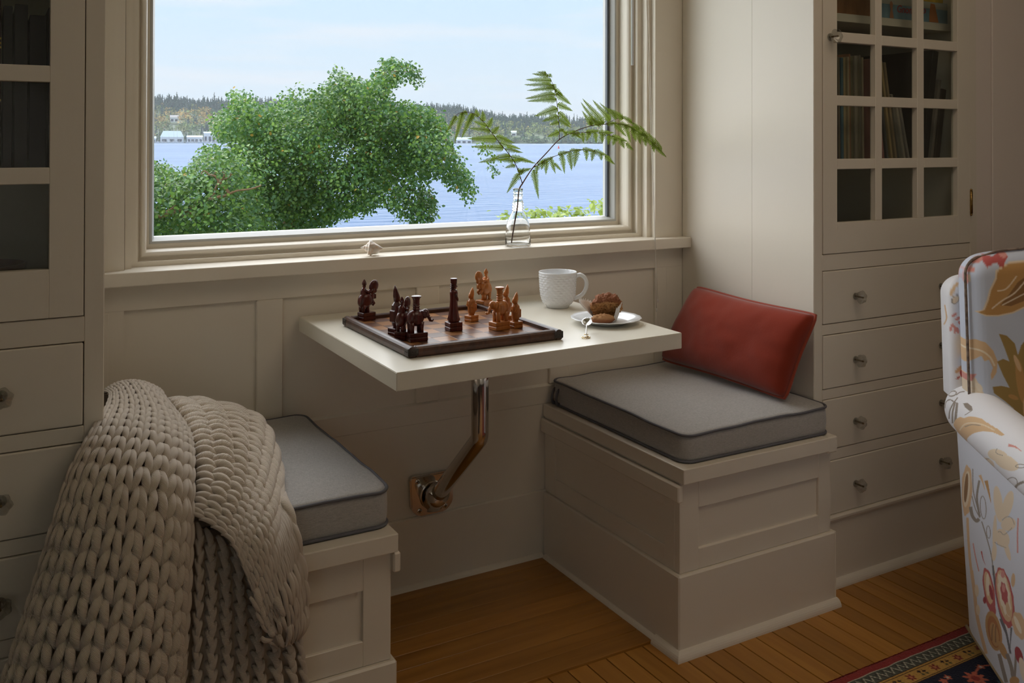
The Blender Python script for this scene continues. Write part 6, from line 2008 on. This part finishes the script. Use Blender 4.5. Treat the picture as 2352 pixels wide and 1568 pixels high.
for k, (c, nm, h, lean) in enumerate([((.42, .20, .17), 'pink', .300, -8.0), ((.13, .13, .12), 'black', .300, -8.6), ((.52, .38, .18), 'mustard', .296, -9.4), ((.40, .30, .17), 'ochre', .292, -10.2), ((.30, .28, .22), 'grey-green', .20, -11.5), ((.62, .56, .44), 'white', .17, -12.5), ((.50, .46, .40), 'pale grey', .165, -14.0)]):
    book('record_album', f'leaning {nm} record album in the middle of the glazed cabinet shelf', 'record', 'leaning record albums', x + .012 * k, .0085, SH, h, -.452, .25, lean, cover('lean_' + nm.replace('-', '_').replace(' ', '_'), c))
    x += .0065
for k, (c, nm, w, h, xx, lean) in enumerate([((.045, .042, .038), 'tall black', .026, .335, 2.252, 9), ((.30, .26, .22), 'grey', .010, .25, 2.284, 9.5), ((.10, .08, .065), 'dark brown', .022, .22, 2.308, 9)]):
    book('display_board', f'{nm} board leaning right inside the glazed cabinet', 'board', 'boards at the right of the glazed cabinet', xx, w, SH, h, -.452, .26, lean, cover('board_' + nm.replace(' ', '_'), c))
def game_box(label, x0, x1, z0, h, y0, dep, c, name='game_box'):
    root = empty(name, ((x0 + x1) / 2, y0, z0), label=label, cat='box', group='game boxes on the upper shelf')
    g = put('carton', box_me((x0, y0, z0), (x1, y0 + dep, z0 + h), .0012), cover(label.split()[0] + '_carton', c), root)
    return root, g
game_box('brown cardboard game box on the upper cabinet shelf', 1.83, 2.03, 1.5303, .085, -.45, .25, (.34, .16, .07))
gb, gcart = game_box('blue game box with red lettering on the upper cabinet shelf', 2.042, 2.362, 1.5303, .062, -.45, .25, (.24, .40, .50))
game_box('yellow game box lying on the blue one in the cabinet', 2.06, 2.355, 1.5926, .05, -.44, .24, (.62, .40, .05))
def lettering(txt, x, z, size, y, m, parent, name='lettering'):
    cu = bpy.data.curves.new('letters', 'FONT'); cu.body = txt; cu.size = size; cu.extrude = .0003; cu.offset = .0006; cu.shear = .15
    o = bpy.data.objects.new('letters', cu); COL.objects.link(o)
    dg = bpy.context.evaluated_depsgraph_get()
    me = bpy.data.meshes.new_from_object(o.evaluated_get(dg))
    bpy.data.objects.remove(o, do_unlink=True)
    me.transform(Matrix.Translation((x, y, z)) @ Matrix.Rotation(math.radians(90), 4, 'X'))
    me.materials.clear()
    return put(name, me, m, parent)
LR = mat('letter_red', (.50, .10, .12), .6)
lettering('Gnom', 2.128, 1.551, .030, -.4512, LR, gb)
lettering('p', 2.243, 1.556, .030, -.4512, LR, gb)
put('printed_figure', prism_me([(2.098, 1.532), (2.116, 1.532), (2.110, 1.556), (2.112, 1.575), (2.104, 1.582), (2.098, 1.574), (2.102, 1.556)], -.4512, -.4504), mat('print_skin', (.55, .26, .14), .7), gb)
put('printed_figure', prism_me([(2.275, 1.532), (2.318, 1.532), (2.310, 1.556), (2.300, 1.586), (2.282, 1.588), (2.276, 1.560)], -.4512, -.4504), mat('print_orange', (.60, .22, .07), .7), gb)
put('printed_sky', prism_me([(2.044, 1.572), (2.360, 1.572), (2.360, 1.591), (2.044, 1.591)], -.4506, -.4502), mat('print_pale', (.56, .56, .48), .7), gb)
# left-hand cabinet: dark bound volumes and a bowl
x = -.052
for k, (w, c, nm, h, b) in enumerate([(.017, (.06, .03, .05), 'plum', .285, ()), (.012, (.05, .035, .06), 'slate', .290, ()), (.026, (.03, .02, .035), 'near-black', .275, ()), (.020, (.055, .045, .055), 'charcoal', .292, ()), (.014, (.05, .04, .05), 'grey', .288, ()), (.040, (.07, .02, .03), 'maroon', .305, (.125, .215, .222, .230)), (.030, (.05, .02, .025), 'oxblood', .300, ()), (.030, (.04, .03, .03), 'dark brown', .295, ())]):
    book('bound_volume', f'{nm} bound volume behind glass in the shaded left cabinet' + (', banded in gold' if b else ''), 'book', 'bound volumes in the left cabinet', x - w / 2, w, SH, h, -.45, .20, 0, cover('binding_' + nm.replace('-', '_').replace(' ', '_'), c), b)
    x -= w + .003
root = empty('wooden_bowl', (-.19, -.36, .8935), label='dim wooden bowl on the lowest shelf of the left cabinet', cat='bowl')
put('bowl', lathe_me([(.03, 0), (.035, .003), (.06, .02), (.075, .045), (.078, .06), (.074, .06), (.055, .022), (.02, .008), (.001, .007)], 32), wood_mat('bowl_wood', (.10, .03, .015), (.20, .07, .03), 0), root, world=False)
